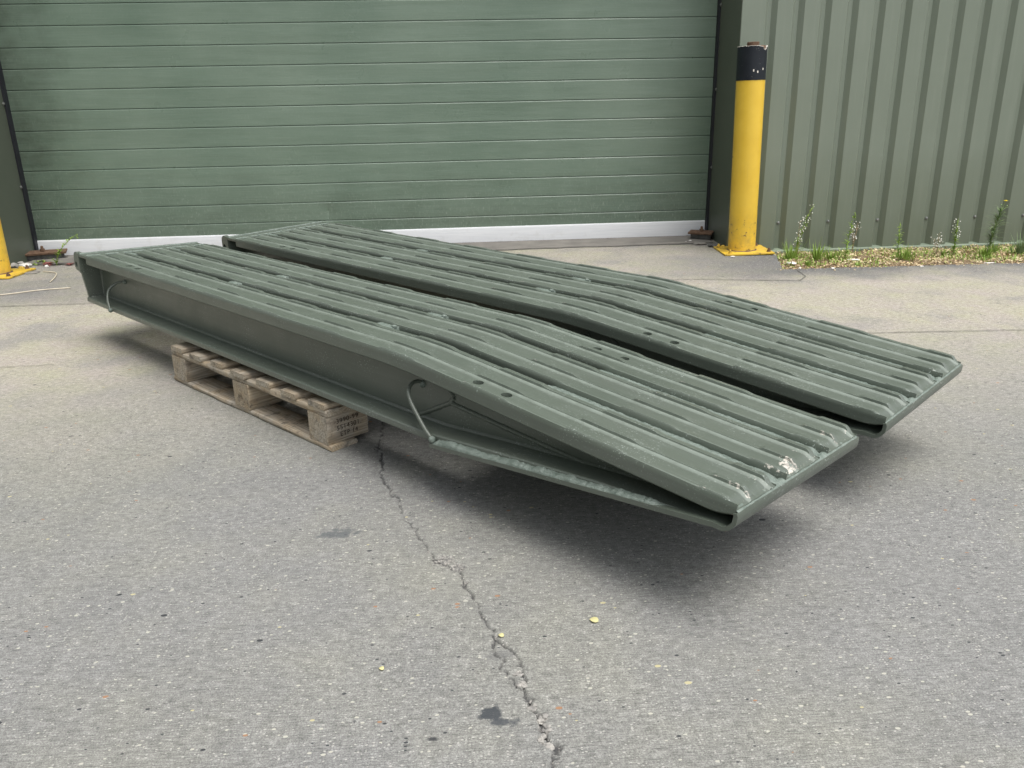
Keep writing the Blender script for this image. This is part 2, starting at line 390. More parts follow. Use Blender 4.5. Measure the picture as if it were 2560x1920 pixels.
def bed_left(y): return 1.955 + (y - 4.69) * .30 + .012 * ns(y * 14, 3) + .006 * ns(y * 60, 3)
def in_bed(x, y): return x > bed_left(y) and y > bed_edge(x) and y < 5.9
me = bpy.data.meshes.new('ground'); verts = []; ca = []; sa = []
for x in gx:
    for y in gy:
        z = .0; c = s_ = 0.
        if -.302 < x < .222 and .85 < y < 2.52:
            c, s_ = crackf(x, y)
            z = -.0065 * min(1, c * 1.6) - s_ * (.0035 + .003 * ns(x * 260, y * 260, 7))
            for (px, py, rx, ry) in PATCH:
                d = math.hypot((x - px) / rx, (y - py) / ry)
                if d < 1: s_ *= .2
            c = min(1, c * 1.35)
        if in_bed(x, y): z = -.10
        z += .0015 * ns(x * 1.3, y * 1.3, 0)
        verts.append((x, y, z)); ca.append(c); sa.append(s_)
ny = len(gy); faces = [(i * ny + j, (i + 1) * ny + j, (i + 1) * ny + j + 1, i * ny + j + 1) for i in range(len(gx) - 1) for j in range(ny - 1)]
me.from_pydata(verts, [], faces)
for nm, arr in (('crack', ca), ('spall', sa)):
    at = me.attributes.new(nm, 'FLOAT', 'POINT'); at.data.foreach_set('value', arr)
me.polygons.foreach_set('use_smooth', [True] * len(me.polygons))
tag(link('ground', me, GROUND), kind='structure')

GRIT = mat_simple('broken_concrete_grit', (.16, .155, .15), (.46, .44, .40), 60, .9, .6, 300, .2)
rg = random.Random(3); bm = bmesh.new()
def grit(x, y, r):
    b0 = len(bm.verts); bmesh.ops.create_icosphere(bm, subdivisions=1, radius=r, matrix=Matrix.Translation((x, y, -.003 + r * .35)) @ Matrix.Diagonal((rg.uniform(.7, 1.3), rg.uniform(.6, 1.1), rg.uniform(.4, .8), 1)) @ Matrix.Rotation(rg.uniform(0, 3), 4, 'Z'))
    bm.verts.ensure_lookup_table()
    for v in bm.verts[b0:]: v.co += Vector((rg.uniform(-1, 1), rg.uniform(-1, 1), rg.uniform(-1, 1))) * r * .22
for (sx, sy, r) in SP[5:] + SP[:2]:
    for k in range(9):
        a = rg.uniform(0, 6.28); d = r * .75 * math.sqrt(rg.random()); grit(sx + d * math.cos(a), sy + d * math.sin(a), rg.uniform(.0018, .0062) * (1 if sy < 1.3 else .6))
for i in range(3, len(CR) - 2):
    for k in range(5):
        t = rg.random(); grit(CR[i][0] * (1 - t) + CR[i + 1][0] * t + rg.gauss(0, .006), CR[i][1] * (1 - t) + CR[i + 1][1] * t + rg.gauss(0, .006), rg.uniform(.001, .0024))
o = finish(bm, 'crack_grit', GRIT, merge=False, smooth=False); tag(o, 'pale concrete crumbs lying in and along the crack', 'grit', kind='stuff')
# slab joints: thin sheets of dirt-filled groove
JOINT = mat_simple('joint_filler', (.07, .07, .065), (.15, .145, .13), 60, .9, .5, 200, .2)
def joint(pts, wd, z=.004):
    bm = bmesh.new(); L = []
    for i in range(len(pts) - 1):
        a = Vector(pts[i]); b = Vector(pts[i + 1]); n = max(2, int((b - a).length / .02)); d = (b - a).normalized(); nn = Vector((-d.y, d.x))
        for k in range(n + (i == len(pts) - 2)):
            p = a + (b - a) * k / n; w_ = wd * (.6 + .55 * abs(ns(p.x * 17, p.y * 17, 3)) + .35 * ns(p.x * 60, p.y * 60, 8)); o = .004 * ns(p.x * 7, p.y * 7, 2)
            L.append([(p.x + nn.x * (o - w_ / 2), p.y + nn.y * (o - w_ / 2), z), (p.x + nn.x * (o + w_ / 2), p.y + nn.y * (o + w_ / 2), z)])
    add_grid(bm, L); o = finish(bm, 'slab_joint', JOINT, smooth=False); tag(o, kind='structure')
joint([(-9, 4.36), (-2.4, 4.406), (-1.9, 4.403), (.04, 4.50), (1.358, 4.472), (1.912, 4.335)], .009)
joint([(1.912, 4.335), (1.99, 4.44), (2.02, 4.66)], .007)
joint([(.9, 3.33), (1.387, 3.293), (1.822, 3.261), (2.43, 3.217), (9, 3.0)], .007)
joint([(-9, 3.05), (-2.2, 3.25), (-1.62, 3.28)], .004)

# ------------------------------------------------------------------ warehouse (one building: door, reveals, cladding, flashings)
bld = tag(empty('warehouse', (0, 6, 0)), 'dull green warehouse with a wide slatted roller door and ribbed cladding', 'building')
bld_inv = Matrix.Translation((0, -6, 0))
def bpart(bm, name, mat, parent=bld, **k):
    o = finish(bm, name, mat, None, **k); o.parent = parent; o.matrix_parent_inverse = bld_inv if parent is bld else (bld_inv)
    return o
# door slats
z0, ps, yd = .1954, .12975, 5.980
prof = [(yd, .112), (yd, z0 - .008)]
for i in range(27):
    zz = z0 + i * ps
    prof += [(yd + .0055, zz), (yd + .009, zz + .0005), (yd + .009, zz + .0022), (yd, zz + .0026), (yd, zz + ps * .5), (yd, zz + ps - .008)]
xs = [-2.90, -2.7, -2.3, -1.9, -1.5, -1.2] + [-1.05 + .0125 * k for k in range(31)] + [-.55, -.3, 0, .4, .8, 1.2, 1.6, 1.885]
P = []
for x in xs:
    row = []
    for (y, z) in prof:
        d = math.exp(-((x + .86) / .05) ** 2 - ((z - .235) / .045) ** 2) * .012 + math.exp(-((x + .845 - (z - .3) * .45) / .010) ** 2) * .004 * (1 if .2 < z < .40 else 0)
        row.append((x, y + d + .0012 * ns(x * 1.1, z * 2.), z))
    P.append(row)
bm = bmesh.new(); add_grid(bm, P)
door = bpart(bm, 'roller_door', DOOR, ang=14, merge=False)
def dsub(bm, name, mat, **k):
    o = finish(bm, name, mat, None, **k); o.parent = door; o.matrix_parent_inverse = Matrix.Identity(4); return o
bm = bmesh.new(); add_grid(bm, [[(x, 5.970, .009), (x, 5.970, .104), (x, 5.972, .112), (x, 5.975, .116), (x, 5.99, .1165)] for x in (-2.886, -1.5, 0, 1.2, 1.868)])
dsub(bm, 'bottom_rail', ALU)
bm = bmesh.new(); add_box(bm, -2.885, 1.872, 5.974, 5.99, -.002, .009); dsub(bm, 'bottom_seal', RUBBER)
for sx in (-2.897, 1.872):
    bm = bmesh.new(); add_box(bm, sx, sx + .012, 5.935, 5.985, .0, 3.7); dsub(bm, 'side_seal', RUBBER)
# reveals
for s_, xa, xb in ((1, 1.884, 1.863), (-1, -2.899, -2.872)):
    bm = bmesh.new()
    t = .004 * s_
    pr = [(xa, 5.985), (xa, 5.90), (xb, 5.449), (xb + t, 5.449), (xa + t, 5.90), (xa + t, 5.985)]
    P = [[(x, y, z) for (x, y) in pr + [pr[0]]] for z in (-.08, .5, 1.2, 2.4, 4.6)]
    add_grid(bm, P); bpart(bm, 'door_reveal', REVEAL)
def cladding(xs, xe, first):
    pts = [(xs, 5.45)]; x = first
    while x < xe - .1:
        if x - .075 > xs: pts += [(x - .075, 5.45), (x - .055, 5.478), (x - .030, 5.478), (x, 5.45)]
        x += .1745
    pts += [(xe, 5.45)]
    bm = bmesh.new(); add_grid(bm, [[(px, py, z) for z in (-.028, .4, 1., 2., 4.6)] for (px, py) in pts])
    return bpart(bm, 'wall_cladding', CLAD, ang=20)
cladding(1.866, 7.2, 2.092); cladding(-7.5, -2.876, -7.3)
SILL = mat_simple('green_sill_flashing', (.16, .20, .15), (.20, .24, .175), 5, .5, .15, 60)
for xa, xb in ((1.90, 7.2), (-7.5, -2.90)):
    bm = bmesh.new(); add_grid(bm, [[(x, 5.49, -.014 ), (x, 5.437, -.0295), (x, 5.434, -.033), (x, 5.434, -.066), (x, 5.445, -.072), (x, 5.49, -.072)] for x in (xa, xb)])
    bpart(bm, 'sill_flashing', SILL)
bm = bmesh.new(); add_box(bm, -7.4, 7.1, 6.05, 9.5, -.05, 4.58); bpart(bm, 'light_stop_box', RUBBER)  # unseen dark box, added behind the door to stop light leaking through
bm = bmesh.new(); add_box(bm, -2.90, 1.89, 5.452, 6.0, 3.62, 4.6); bpart(bm, 'door_header', REVEAL)
bm = bmesh.new(); add_box(bm, -7.5, 7.2, 5.40, 9.6, 4.602, 4.75); bpart(bm, 'roof', REVEAL)
def screw(p, n, r=.008):
    bm = bmesh.new(); m4 = Matrix.Translation(p) @ Vector(n).to_track_quat('Z', 'Y').to_matrix().to_4x4()
    rg = add_lathe(bm, [(r * 1.35, 0), (r * 1.35, .0025), (r * .85, .003), (r * .85, .007), (r * .5, .009)], 0, 0, 10, m4); bm.faces.new(rg[-1])
    bpart(bm, 'fixing_screw', STEEL)
for z in (.498, 1.024, 1.56, 2.1): screw((1.882, 5.925, z), (-1, 0, 0), .009)
for z in (.485, 1.022, 1.56): screw((-2.897, 5.925, z), (1, 0, 0), .009)
for i in range(8): screw((2.092 + .1745 * (1 + 2 * i) - .0425, 5.477, .155), (0, -1, 0), .0085)

# unseen building, added left of and behind the camera to shade left-facing sides
nb = tag(empty('added_shade_building', (-8, -5, 0)), 'unseen dark olive building, added to shade faces that turn left', 'building')
bm = bmesh.new(); P = []
y = -17.
while y < 3.6:
    for (dy, dx) in ((0, 0), (.145, 0), (.175, -.03), (.20, -.03), (.23, 0)): P.append([(-7.2 + dx, y + dy, z) for z in (0, 3, 7.6)])
    y += .2301
P = [[(-16, -17.1, z) for z in (0, 3, 7.6)]] + [[(-7.2, -17.1, z) for z in (0, 3, 7.6)]] + P + [[(-7.2, 3.7, z) for z in (0, 3, 7.6)], [(-16, 3.7, z) for z in (0, 3, 7.6)]]
add_grid(bm, P); o = finish(bm, 'wall_cladding', REVEAL, None, ang=20); o.parent = nb; o.matrix_parent_inverse = Matrix.Translation((8, 5, 0))
bm = bmesh.new(); add_box(bm, -16.1, -7.05, -17.2, 3.8, 7.6, 7.85); o = finish(bm, 'roof', REVEAL, None); o.parent = nb; o.matrix_parent_inverse = Matrix.Translation((8, 5, 0))

# threshold strip in front of the door
THR = mat_simple('threshold_concrete', (.17, .16, .147), (.25, .235, .21), 6, .9, .5, 200, .2)
bm = bmesh.new()
P = []
for k in range(160):
    x = -2.86 + 4.70 * k / 159; e = 5.66 + .02 * ns(x * 4) + .012 * ns(x * 18) + .02 * max(0, x - 1.2)
    P.append([(x, e - .004, -.004), (x, e, .007), (x, 5.8, .008), (x, 6.0, .008)])
add_grid(bm, P); tag(finish(bm, 'threshold', THR, ang=50), kind='structure')
bm = bmesh.new(); P = []
for k in range(120):
    x = -2.86 + 4.70 * k / 119; e = 5.655 + .02 * ns(x * 4) + .012 * ns(x * 18) + .02 * max(0, x - 1.2)
    P.append([(x, e - .018 - .012 * abs(ns(x * 11, 4)), .0035), (x, e, .0035)])
add_grid(bm, P); tag(finish(bm, 'threshold_gap', JOINT, smooth=False), kind='structure')

# ------------------------------------------------------------------ bollards
def bollard(cx, cy, label, lean=0.):
    root = tag(empty('bollard', mat=Matrix.Translation((cx, cy, 0)) @ Matrix.Rotation(lean, 4, 'Y')), label, 'bollard', 'yellow and black bollards beside the roller door')
    bm = bmesh.new(); add_lathe(bm, [(.0885, .012), (.0875, .03), (.0875, .60), (.0875, 1.066)], 0, 0, 56)
    finish(bm, 'post', YEL, root)
    bm = bmesh.new(); seg = 90; rings = []
    for zz in (1.066, 1.10, 1.2, None):
        ring = []
        for k in range(seg):
            a = 2 * PI * k / seg; z = zz
            r = .0893
            if zz is None:
                z = 1.262 + .004 * ns(math.cos(a) * 9, math.sin(a) * 9) - .004 * abs(ns(math.cos(a) * 30, math.sin(a) * 30, 2)) - (.020 * max(0, math.cos(a - math.radians(-50))) ** 24) * (1 + ns(a * 20))
            ring.append(bm.verts.new((r * math.cos(a), r * math.sin(a), z)))
        rings.append(ring)
    top = [bm.verts.new((v.co.x * .965, v.co.y * .965, v.co.z + .0005)) for v in rings[-1]]; rings.append(top)
    low = [bm.verts.new((v.co.x, v.co.y, 1.20)) for v in top]; rings.append(low)
    for i in range(len(rings) - 1):
        for k in range(seg): bm.faces.new((rings[i][k], rings[i][(k + 1) % seg], rings[i + 1][(k + 1) % seg], rings[i + 1][k]))
    band = finish(bm, 'black_band', BLK, root, ang=50)
    # pale broken edge of the band
    bm = bmesh.new(); rim = []
    for k in range(seg):
        a = 2 * PI * k / seg; t = top[k] if False else None
    for k in range(seg + 1):
        a = 2 * PI * (k % seg) / seg; v = band.data.vertices
        z = 1.262 + .004 * ns(math.cos(a) * 9, math.sin(a) * 9) - .004 * abs(ns(math.cos(a) * 30, math.sin(a) * 30, 2)) - (.020 * max(0, math.cos(a - math.radians(-50))) ** 24) * (1 + ns(a * 20))
        th = .0008 + .0035 * max(0, ns(a * 6, 3.) + .15)
        rim.append([(.0898 * math.cos(a), .0898 * math.sin(a), z - th), (.0897 * math.cos(a), .0897 * math.sin(a), z + .0008), (.084 * math.cos(a), .084 * math.sin(a), z + .001)])
    add_grid(bm, rim); finish(bm, 'chipped_rim', CHIPC, band, ang=60)
    for (aa, zz) in ((-100, 1.121), (-84, 1.113), (-60, 1.128)):
        bm = bmesh.new(); a = math.radians(aa)
        add_box(bm, -.0035, .0035, -.001, .001, -.006, .006, Matrix.Translation((.0893 * math.cos(a), .0893 * math.sin(a), zz)) @ Matrix.Rotation(a + PI / 2, 4, 'Z'), jit=.0012)
        finish(bm, 'paint_chip', CHIPC, band, smooth=False)
    bm = bmesh.new(); rg = add_lathe(bm, [(.0835, .8), (.0835, 1.255), (.078, 1.263), (.078, 1.25)], 0, 0, 40); bm.faces.new(rg[-1]); finish(bm, 'rusty_core', RUST, root)
    bm = bmesh.new(); rg = add_lathe(bm, [(.037, 1.24), (.037, 1.284), (.034, 1.287), (.0, 1.287)][:3], .004, .0, 26); bm.faces.new(rg[-1]); finish(bm, 'core_cap', RUST, root)
    bm = bmesh.new(); vs = add_box(bm, -.150, .172, -.160, .150, .003, .014, Matrix.Rotation(-.06, 4, 'Z'), bev=.003); base = finish(bm, 'base_plate', YEL, root)
    bm = bmesh.new(); P = []
    for k in range(41):
        a = 2 * PI * k / 40; P.append([(.0885 * math.cos(a), .0885 * math.sin(a), .019), ((.097 + .002 * ns(k * .9)) * math.cos(a), (.097 + .002 * ns(k * .9)) * math.sin(a), .0135)])
    add_grid(bm, P); finish(bm, 'base_weld', RUST, root)
    for bx, by in ((-.118, -.125), (.138, -.125), (.138, .115), (-.118, .115)):
        bm = bmesh.new()
        rg = add_lathe(bm, [(.016, .014), (.016, .016), (.0125, .0165), (.0125, .027)], bx, by, 6); bm.faces.new(rg[-1])
        rg = add_lathe(bm, [(.0065, .024), (.0065, .036), (.005, .038)], bx, by, 10); bm.faces.new(rg[-1])
        finish(bm, 'anchor_bolt', RUST if bx > 0 else YEL, base)
    return root
bollard(1.915, 5.295, 'yellow bollard with chipped black top between the roller door and the cladding', -.018)
bollard(-2.868, 5.335, 'yellow bollard left of the roller door, cut off by the left edge')

# ------------------------------------------------------------------ ramps
L1, A, CC = 2.0559, .0866, .10
UE = 3.032
PW, GAP, WT = .152, .040, .536
DS = .040
def prof_u(u, w_=0.):
    if u < L1 - CC: X, Z, b = u, 0., 0.
    elif u < L1 + CC:
        r = 2 * CC / A; t = (u - (L1 - CC)) / r; X, Z, b = L1 - CC + r * math.sin(t), -r * (1 - math.cos(t)), t
    else:
        r = 2 * CC / A; s = u - (L1 + CC); X = L1 - CC + r * math.sin(A) + s * math.cos(A); Z = -r * (1 - math.cos(A)) - s * math.sin(A); b = A
    return X + w_ * math.sin(b), Z + w_ * math.cos(b)
XE, ZE = prof_u(UE)
H0, H2, UB, VF, TP = .2126, .0527, 2.1506, .011, .020
VW = .083
def seg_h(u, off=0.):      # 0..1 raised state of the interrupted tread bars
    t = ((u - 1.331 - off) % .322)
    if u > 2.93: t = u - 2.942 - off if u > 2.942 + off else -1
    if t < 0: return 0
    if t < .006: return t / .006
    if u > 2.93: return 1.
    if t < .135: return 1
    if t < .158: return 1 - (t - .135) / .023
    return 0
def ramp_thing(mat4, label, seed, ragged):
    root = tag(empty('vehicle_ramp', mat=mat4), label, 'ramp', 'pair of green steel vehicle ramps')
    sd_ = seed * 31.7
    # ---- deck planks
    for pi in range(3):
        v0 = pi * (PW + GAP); rows = []; wear = []
        n = int((UE + .03) / .0055); us = [-.03 + (UE + .03) * k / n for k in range(n + 1)]
        for u in us:
            end = max(0, (u - (UE - .027)) / .027)
            rear = max(0, (-.012 - u) / .018)
            hi = .0070 + .0003 * ns(u * 30, pi, sd_); lo = .0030
            rg = ragged * max(0, min(1, (u - 1.6) / .4))
            h1 = -.0008 + .0030 * seg_h(u, .005) + rg * .0012 * ns(u * 55, 7, sd_)
            h2 = lo + (hi - lo) * seg_h(u) + rg * .0010 * ns(u * 55, 17, sd_)
            h3 = .0022 + (hi - lo) * .85 * seg_h(u, .0) + rg * .0010 * ns(u * 55, 27, sd_)
            fl = -.0040 + .0004 * ns(u * 14, pi * 3., sd_)
            e = end * end * (3 - 2 * end)
            h1, h2, h3, fl = [a + (-.013 - a) * e for a in (h1, h2, h3, fl)]
            if end > 0 or rear > 0: h1 = min(h1, fl + .0052 * (1 - e)); 
            h1, h2, h3, fl = [a - .010 * rear * rear for a in (h1, h2, h3, fl)]
            j1 = rg * (.0016 * ns(u * 48, 3, sd_) + .0014 * ns(u * 130, 4, sd_)); j0 = .0004 * ns(u * 40, 9, sd_)
            ds = DS - .004 * max(0, (u - L1)) / .97 - .013 * max(0, (u - (UE - .06)) / .06) ** 2
            f1 = fl + .0022 * (1 - e)
            pr = [(0.004, -ds), (.0, -ds + .004), (.0, -.013), (.0, -.0105), (.0008, -.0050), (.0024 + j0, -.0014), (.0046 + j1 + j0, h1), (.0060 + j1 + j0, h1), (.0130, h1), (.0150, f1), (.034, f1), (.0465, f1 - .0001),
                  (.0475, f1), (.0540, f1 + .0028), (.0560, f1 + .0030), (.0570 + j1 * .6, h2), (.0588 + j1 * .6, h2), (.070, h2), (.0735, fl), (.100, fl), (.1235, fl), (.1240, fl + .0001), (.1310, fl + .0034), (.133, fl + .0036),
                  (.1340 + j1 * .4, h3), (.1358 + j1 * .4, h3), (.1450, h3), (.1485, h3 - .0010), (.1510, h3 - .0036), (.152, -.010), (.152, -ds + .004), (.148, -ds)]
            row = []
            for (v, w_) in pr:
                X, Z = prof_u(u, w_); row.append((X, v0 + v, Z))
            rows.append(row)
            sh = seg_h(u); ww = []
            for idx, (v, w_) in enumerate(pr):
                a = 0.
                for off, ids in ((.005, (6, 7)), (0., (15, 16)), (0., (24, 25))):
                    t = (u - 1.331 - off) % .322
                    if idx in ids and (t < .020 or t > .318) and idx == ids[0]: a = .52 + .30 * ns(u * 5, idx + pi * 11, sd_)
                if not ragged and UE - .050 < u < UE - .004:
                    key = (pi, idx)
                    if pi == 0 and 13 <= idx <= 16: a = .60
                    if pi == 1 and 10 <= idx <= 16: a = .68 if UE - .036 < u else .4
                    if pi == 1 and 4 <= idx <= 6: a = .5
                    if pi == 2 and 13 <= idx <= 16: a = .56
                    if idx >= 20 and idx < 23: a = .44
                    if u > UE - .012: a = max(a, .42)
                ww.append(a)
            wear.append(ww)
        bm = bmesh.new(); la = bm.verts.layers.float.new('wear'); lh = bm.verts.layers.float.new('painted_highlight'); g = add_grid(bm, rows)
        for i in range(len(g)):
            for j in range(len(g[0])): g[i][j][la] = wear[i][j]; g[i][j][lh] = {6: .5, 12: .4, 13: 1., 14: .3, 15: .5, 21: .4, 22: 1., 23: .3, 24: .5, 27: .3}.get(j, 0.)  # strength of the painted highlight at each profile point
            bm.faces.new((g[i][-1], g[i][0], g[i + 1][0], g[i + 1][-1])) if i < len(g) - 1 else None
        bm.faces.new(g[0]); bm.faces.new(g[-1][::-1])
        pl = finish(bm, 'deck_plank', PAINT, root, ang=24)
        holes = {0: [(2.326, .033), (2.420, .033), (.336, .034), (.416, .034)], 2: [(2.326, .100), (2.420, .100), (.34, .100)]}.get(pi, [])
        if holes:
            bm = bmesh.new()
            for (hu, hv) in holes:
                X, Z = prof_u(hu); b = 0 if hu < L1 else A
                m = Matrix.Translation((X, v0 + hv, Z)) @ Matrix.Rotation(b, 4, 'Y')
                rg_ = add_lathe(bm, [(.0135, -.022), (.0135, .02)], 0, 0, 24, m); bm.faces.new(rg_[0][::-1]); bm.faces.new(rg_[1])
            cut = finish(bm, 'cutter', PAINT, root, smooth=False)
            md = pl.modifiers.new('b', 'BOOLEAN'); md.operation = 'DIFFERENCE'; md.object = cut; md.solver = 'EXACT'
            bpy.context.view_layer.update(); dg = bpy.context.evaluated_depsgraph_get()
            nm = bpy.data.meshes.new_from_object(pl.evaluated_get(dg)); pl.modifiers.clear()
            if len(nm.polygons) > 5000: pl.data = nm
            bpy.data.objects.remove(cut)
    # ---- lumpy weld fills in the slots near the foot, small bridges further back
    for si in range(2):
        va = (si + 1) * PW + si * GAP - .001; vb = va + GAP + .002
        def fill(u0, u1, name, base, mat, amp=.0022):
            n = int((u1 - u0) / .005); rows = []
            for k in range(n + 1):
                u = u0 + (u1 - u0) * k / n; row = []; e = min(1, (u - u0) / .012 + .1, (u1 - u) / .012 + .1)
                for j in range(9):
                    t = j / 8; v = va + (vb - va) * t
                    w_ = base + (.004 - .011 * t if u1 > 2 and name == 'slot_weld' else 0.) + .0030 * math.sin(PI * t) * e + amp * ns(u * 70, v * 90, sd_ + si) + amp * .8 * ns(u * 190, v * 190, sd_) - (.02 if e < .3 else 0)
                    if u > UE - .03: w_ -= .012 * (u - UE + .03) / .03
                    X, Z = prof_u(u, w_); row.append((X, v, Z))
                rows.append([(prof_u(u, -.03)[0], va, prof_u(u, -.03)[1])] + row + [(prof_u(u, -.03)[0], vb, prof_u(u, -.03)[1])])
            bm = bmesh.new(); g = add_grid(bm, rows); bm.faces.new(g[0]); bm.faces.new(g[-1][::-1]); finish(bm, name, mat, root, ang=60)
        fill(2.425, UE - .002, 'slot_weld', -.0070, WELD)
        fill(-.028, .034, 'rear_weld', -.0060, WELD, .001)
        fill(.875, .935, 'slot_bridge', -.0065, WELD, .0008)
        fill(1.745, 1.835, 'slot_bridge', -.0065, WELD, .0008)
        bm = bmesh.new()
        X, Z = prof_u(1.825, 0.); rg_ = add_lathe(bm, [(.0080, Z - .012), (.0080, Z - .001), (.0060, Z + .0005), (.004, Z - .002)], X, (va + vb) / 2 + .006, 14); bm.faces.new(rg_[-1])
        finish(bm, 'bridge_pin', WELD, root)
    # ---- webs (tapering side plates)
    def plate_xz(poly, v0, v1, name, mat=PAINT, bev=0., parent=root):
        bm = bmesh.new(); a = [bm.verts.new((x, v0, z)) for x, z in poly]; b = [bm.verts.new((x, v1, z)) for x, z in poly]
        bm.faces.new(a); bm.faces.new(b[::-1])
        for i in range(len(poly)): bm.faces.new((a[i], b[i], b[(i + 1) % len(poly)], a[(i + 1) % len(poly)]))
        return finish(bm, name, mat, parent)
    kf = (ZE - H2 + H0) / (XE - UB)
    def flz(x, o=0.):                     # underside of the bottom flange
        return -H0 + o + (max(0, x - UB) * kf)
    XW = 2.86
    top = [prof_u(u, -.030) for u in (XW - .02, 2.7, 2.5, 2.3, 2.16, 2.11, 2.056, 2.0, 1.95, 1.5, 1.0, .5, -.10)]
    for vv in (VW, WT / 2 - .005, WT - VW - .010):
        poly = [(-.113, flz(0, .012)), (UB, flz(UB, .012)), (XW, flz(XW, .012))] + top + [(-.113, -.030)]
        plate_xz(poly, vv, vv + .010, 'web')
    # ---- bottom flanges
    for (va, vb) in ((VF, .155), (WT - .155, WT - VF)):
        bm = bmesh.new(); rows = []
        for x in (-.112, 0, .5, 1., 1.5, 2.0, UB - .02, UB + .02, 2.4, 2.7, 2.93):
            z = flz(x); t = TP if x < 2.6 else TP - (x - 2.6) * .045
            r = .003
            pr = [(va + r, z), (va, z + r), (va, z + t - r), (va + r, z + t), (VW - .006 if va < .1 else va + .05, z + t + .0005), (VW - .001 if va < .1 else va + .07, z + t + (.006 if va < .1 else 0.)), (vb - r, z + t), (vb, z + t - r), (vb, z + r), (vb - r, z)]
            rows.append([(x, v, zz) for v, zz in pr + [pr[0]]])
        g = add_grid(bm, rows); finish(bm, 'bottom_flange', PAINT, root, ang=36)
    # ---- nose plate: wear plate under the foot curling up into the front edge
    path = []
    x = UB + .035
    while x < XE - .035: path.append((x, flz(x, -.011 + .008 * (x - UB) / (XE - UB)))); x += .05
    zb = ZE - H2 - .004; xf = XE + .004
    path += [(xf - .026, zb - .0035), (xf - .014, zb + .002), (xf - .006, zb + .010), (xf - .001, zb + .018), (xf + .0005, zb + .028), (xf + .001, ZE - .022), (xf - .001, ZE - .016)]
    inner = []
    for i, p in enumerate(path):
        a = Vector(path[max(0, i - 1)]); b = Vector(path[min(len(path) - 1, i + 1)]); t = (b - a).normalized(); nrm = Vector((-t.y, t.x)); th = .0105 if i < len(path) - 7 else .0085
        inner.append((p[0] + nrm.x * th, p[1] + nrm.y * th))
    bm = bmesh.new(); rows = []
    for k in range(25):
        v = -.004 + (WT + .006) * k / 24; r = .0015 if k in (0, 24) else 0
        rows.append([(p[0], v, p[1] + .0006 * ns(v * 20, p[0] * 9, sd_)) for p in path] + [(p[0], v, p[1]) for p in inner[::-1]] + [(path[0][0], v, path[0][1] + .0006 * ns(v * 20, path[0][0] * 9, sd_))])
    g = add_grid(bm, rows); np_ = len(path)
    for row in (g[0], g[-1]):
        for i in range(np_ - 1): bm.faces.new((row[i], row[i + 1], row[2 * np_ - 2 - i], row[2 * np_ - 1 - i]))
    nose = finish(bm, 'nose_plate', PAINT, root, ang=40)
    # weld bead between flange edge and nose plate
    bm = bmesh.new(); rows = []
    n = 190
    for k in range(n + 1):
        x = UB + .042 + (2.93 - UB - .042) * k / n; z = flz(x); fade = min(1, k / 4, (n - k) / 24)
        am = 1 + .35 * ns(x * 28, 1, sd_) + .22 * ns(x * 110, 2, sd_)
        row = []
        for j in range(8):
            t = j / 7; a = t * PI / 2
            # quarter-round bulge from the plate's near edge up the flange edge
            bul = .0065 * math.sin(PI * t) * am
            v = -.0035 + .0155 * t - bul * .7 * fade; zz = z - .0005 + (.0135 * t * am) * fade + bul * .25
            row.append((x, v + .0008 * ns(x * 160, t * 5, sd_), zz))
        rows.append(row + [(x, VF + .004, z)])
    g = add_grid(bm, rows); finish(bm, 'nose_weld', WELD, nose, ang=60)
    # weld along the front edge of the deck
    bm = bmesh.new(); rows = []
    for k in range(141):
        v = .001 + (WT - .002) * k / 140; row = []
        for j in range(7):
            t = j / 6; w_ = .0028 * math.sin(PI * t) * (1 + .7 * ns(v * 50, 3, sd_)) + .0008 * ns(v * 160, t * 3, sd_)
            row.append((XE - .015 + .017 * t + .002 * ns(v * 32, 8, sd_), v, ZE - .0135 - .0030 * t + w_))
        rows.append(row)
    add_grid(bm, rows); finish(bm, 'front_weld', WELD, root, ang=60)
    # ---- rear end plate, bar, lugs
    bm = bmesh.new()
    poly = [(.0, -.001), (.0, -.05), (.004, -.078), (.024, -H0 - .004), (.03, -H0 - .006), (WT - .03, -H0 - .006), (WT - .024, -H0 - .004), (WT - .004, -.078), (WT, -.05), (WT, -.001)]
    a = [bm.verts.new((-.126, v, z)) for v, z in poly]; b = [bm.verts.new((-.113, v, z)) for v, z in poly]
    bm.faces.new(a); bm.faces.new(b[::-1])
    for i in range(len(poly)): bm.faces.new((a[i], b[i], b[(i + 1) % len(poly)], a[(i + 1) % len(poly)]))
    ep = finish(bm, 'end_plate', PAINT, root)
    bm = bmesh.new(); add_box(bm, -.1128, -.026, .0, WT, -.016, -.004, bev=.003); finish(bm, 'rear_bar', PAINT, root)
    bm = bmesh.new()
    for k in range(2):
        xx = (-.032, -.108)[k]
        pts = [(xx + .0015 * ns(v * .9, k, sd_), .004 + (WT - .008) * v / 90, -.0035 + .0012 * ns(v * .7, 4 + k, sd_)) for v in range(91)]
        add_tube(bm, pts, [.0042 * (1 + .3 * ns(v * .8, 9 + k, sd_)) for v in range(91)], 7)
    finish(bm, 'rear_seam', WELD, root, ang=60)
    for lv in (-.001,):
        pts = [(-.112, -.002), (-.112, -.088), (-.128, -.086)]
        for k in range(13):
            a_ = math.radians(-100 - k * 170 / 12); pts.append((-.148 + .024 * math.cos(a_) * 1., -.052 + .024 * math.sin(a_)))
        pts = [(-.112, -.004), (-.112, -.085), (-.126, -.080), (-.134, -.077)] + [(-.146 + .0235 * math.cos(math.radians(t)), -.050 + .0265 * math.sin(math.radians(t))) for t in range(255, 175, -16)] + [(-.169, -.03), (-.166, -.014), (-.158, -.003), (-.147, .002), (-.13, .001)]
        lug = plate_xz(pts, lv, lv + .020, 'hinge_lug')
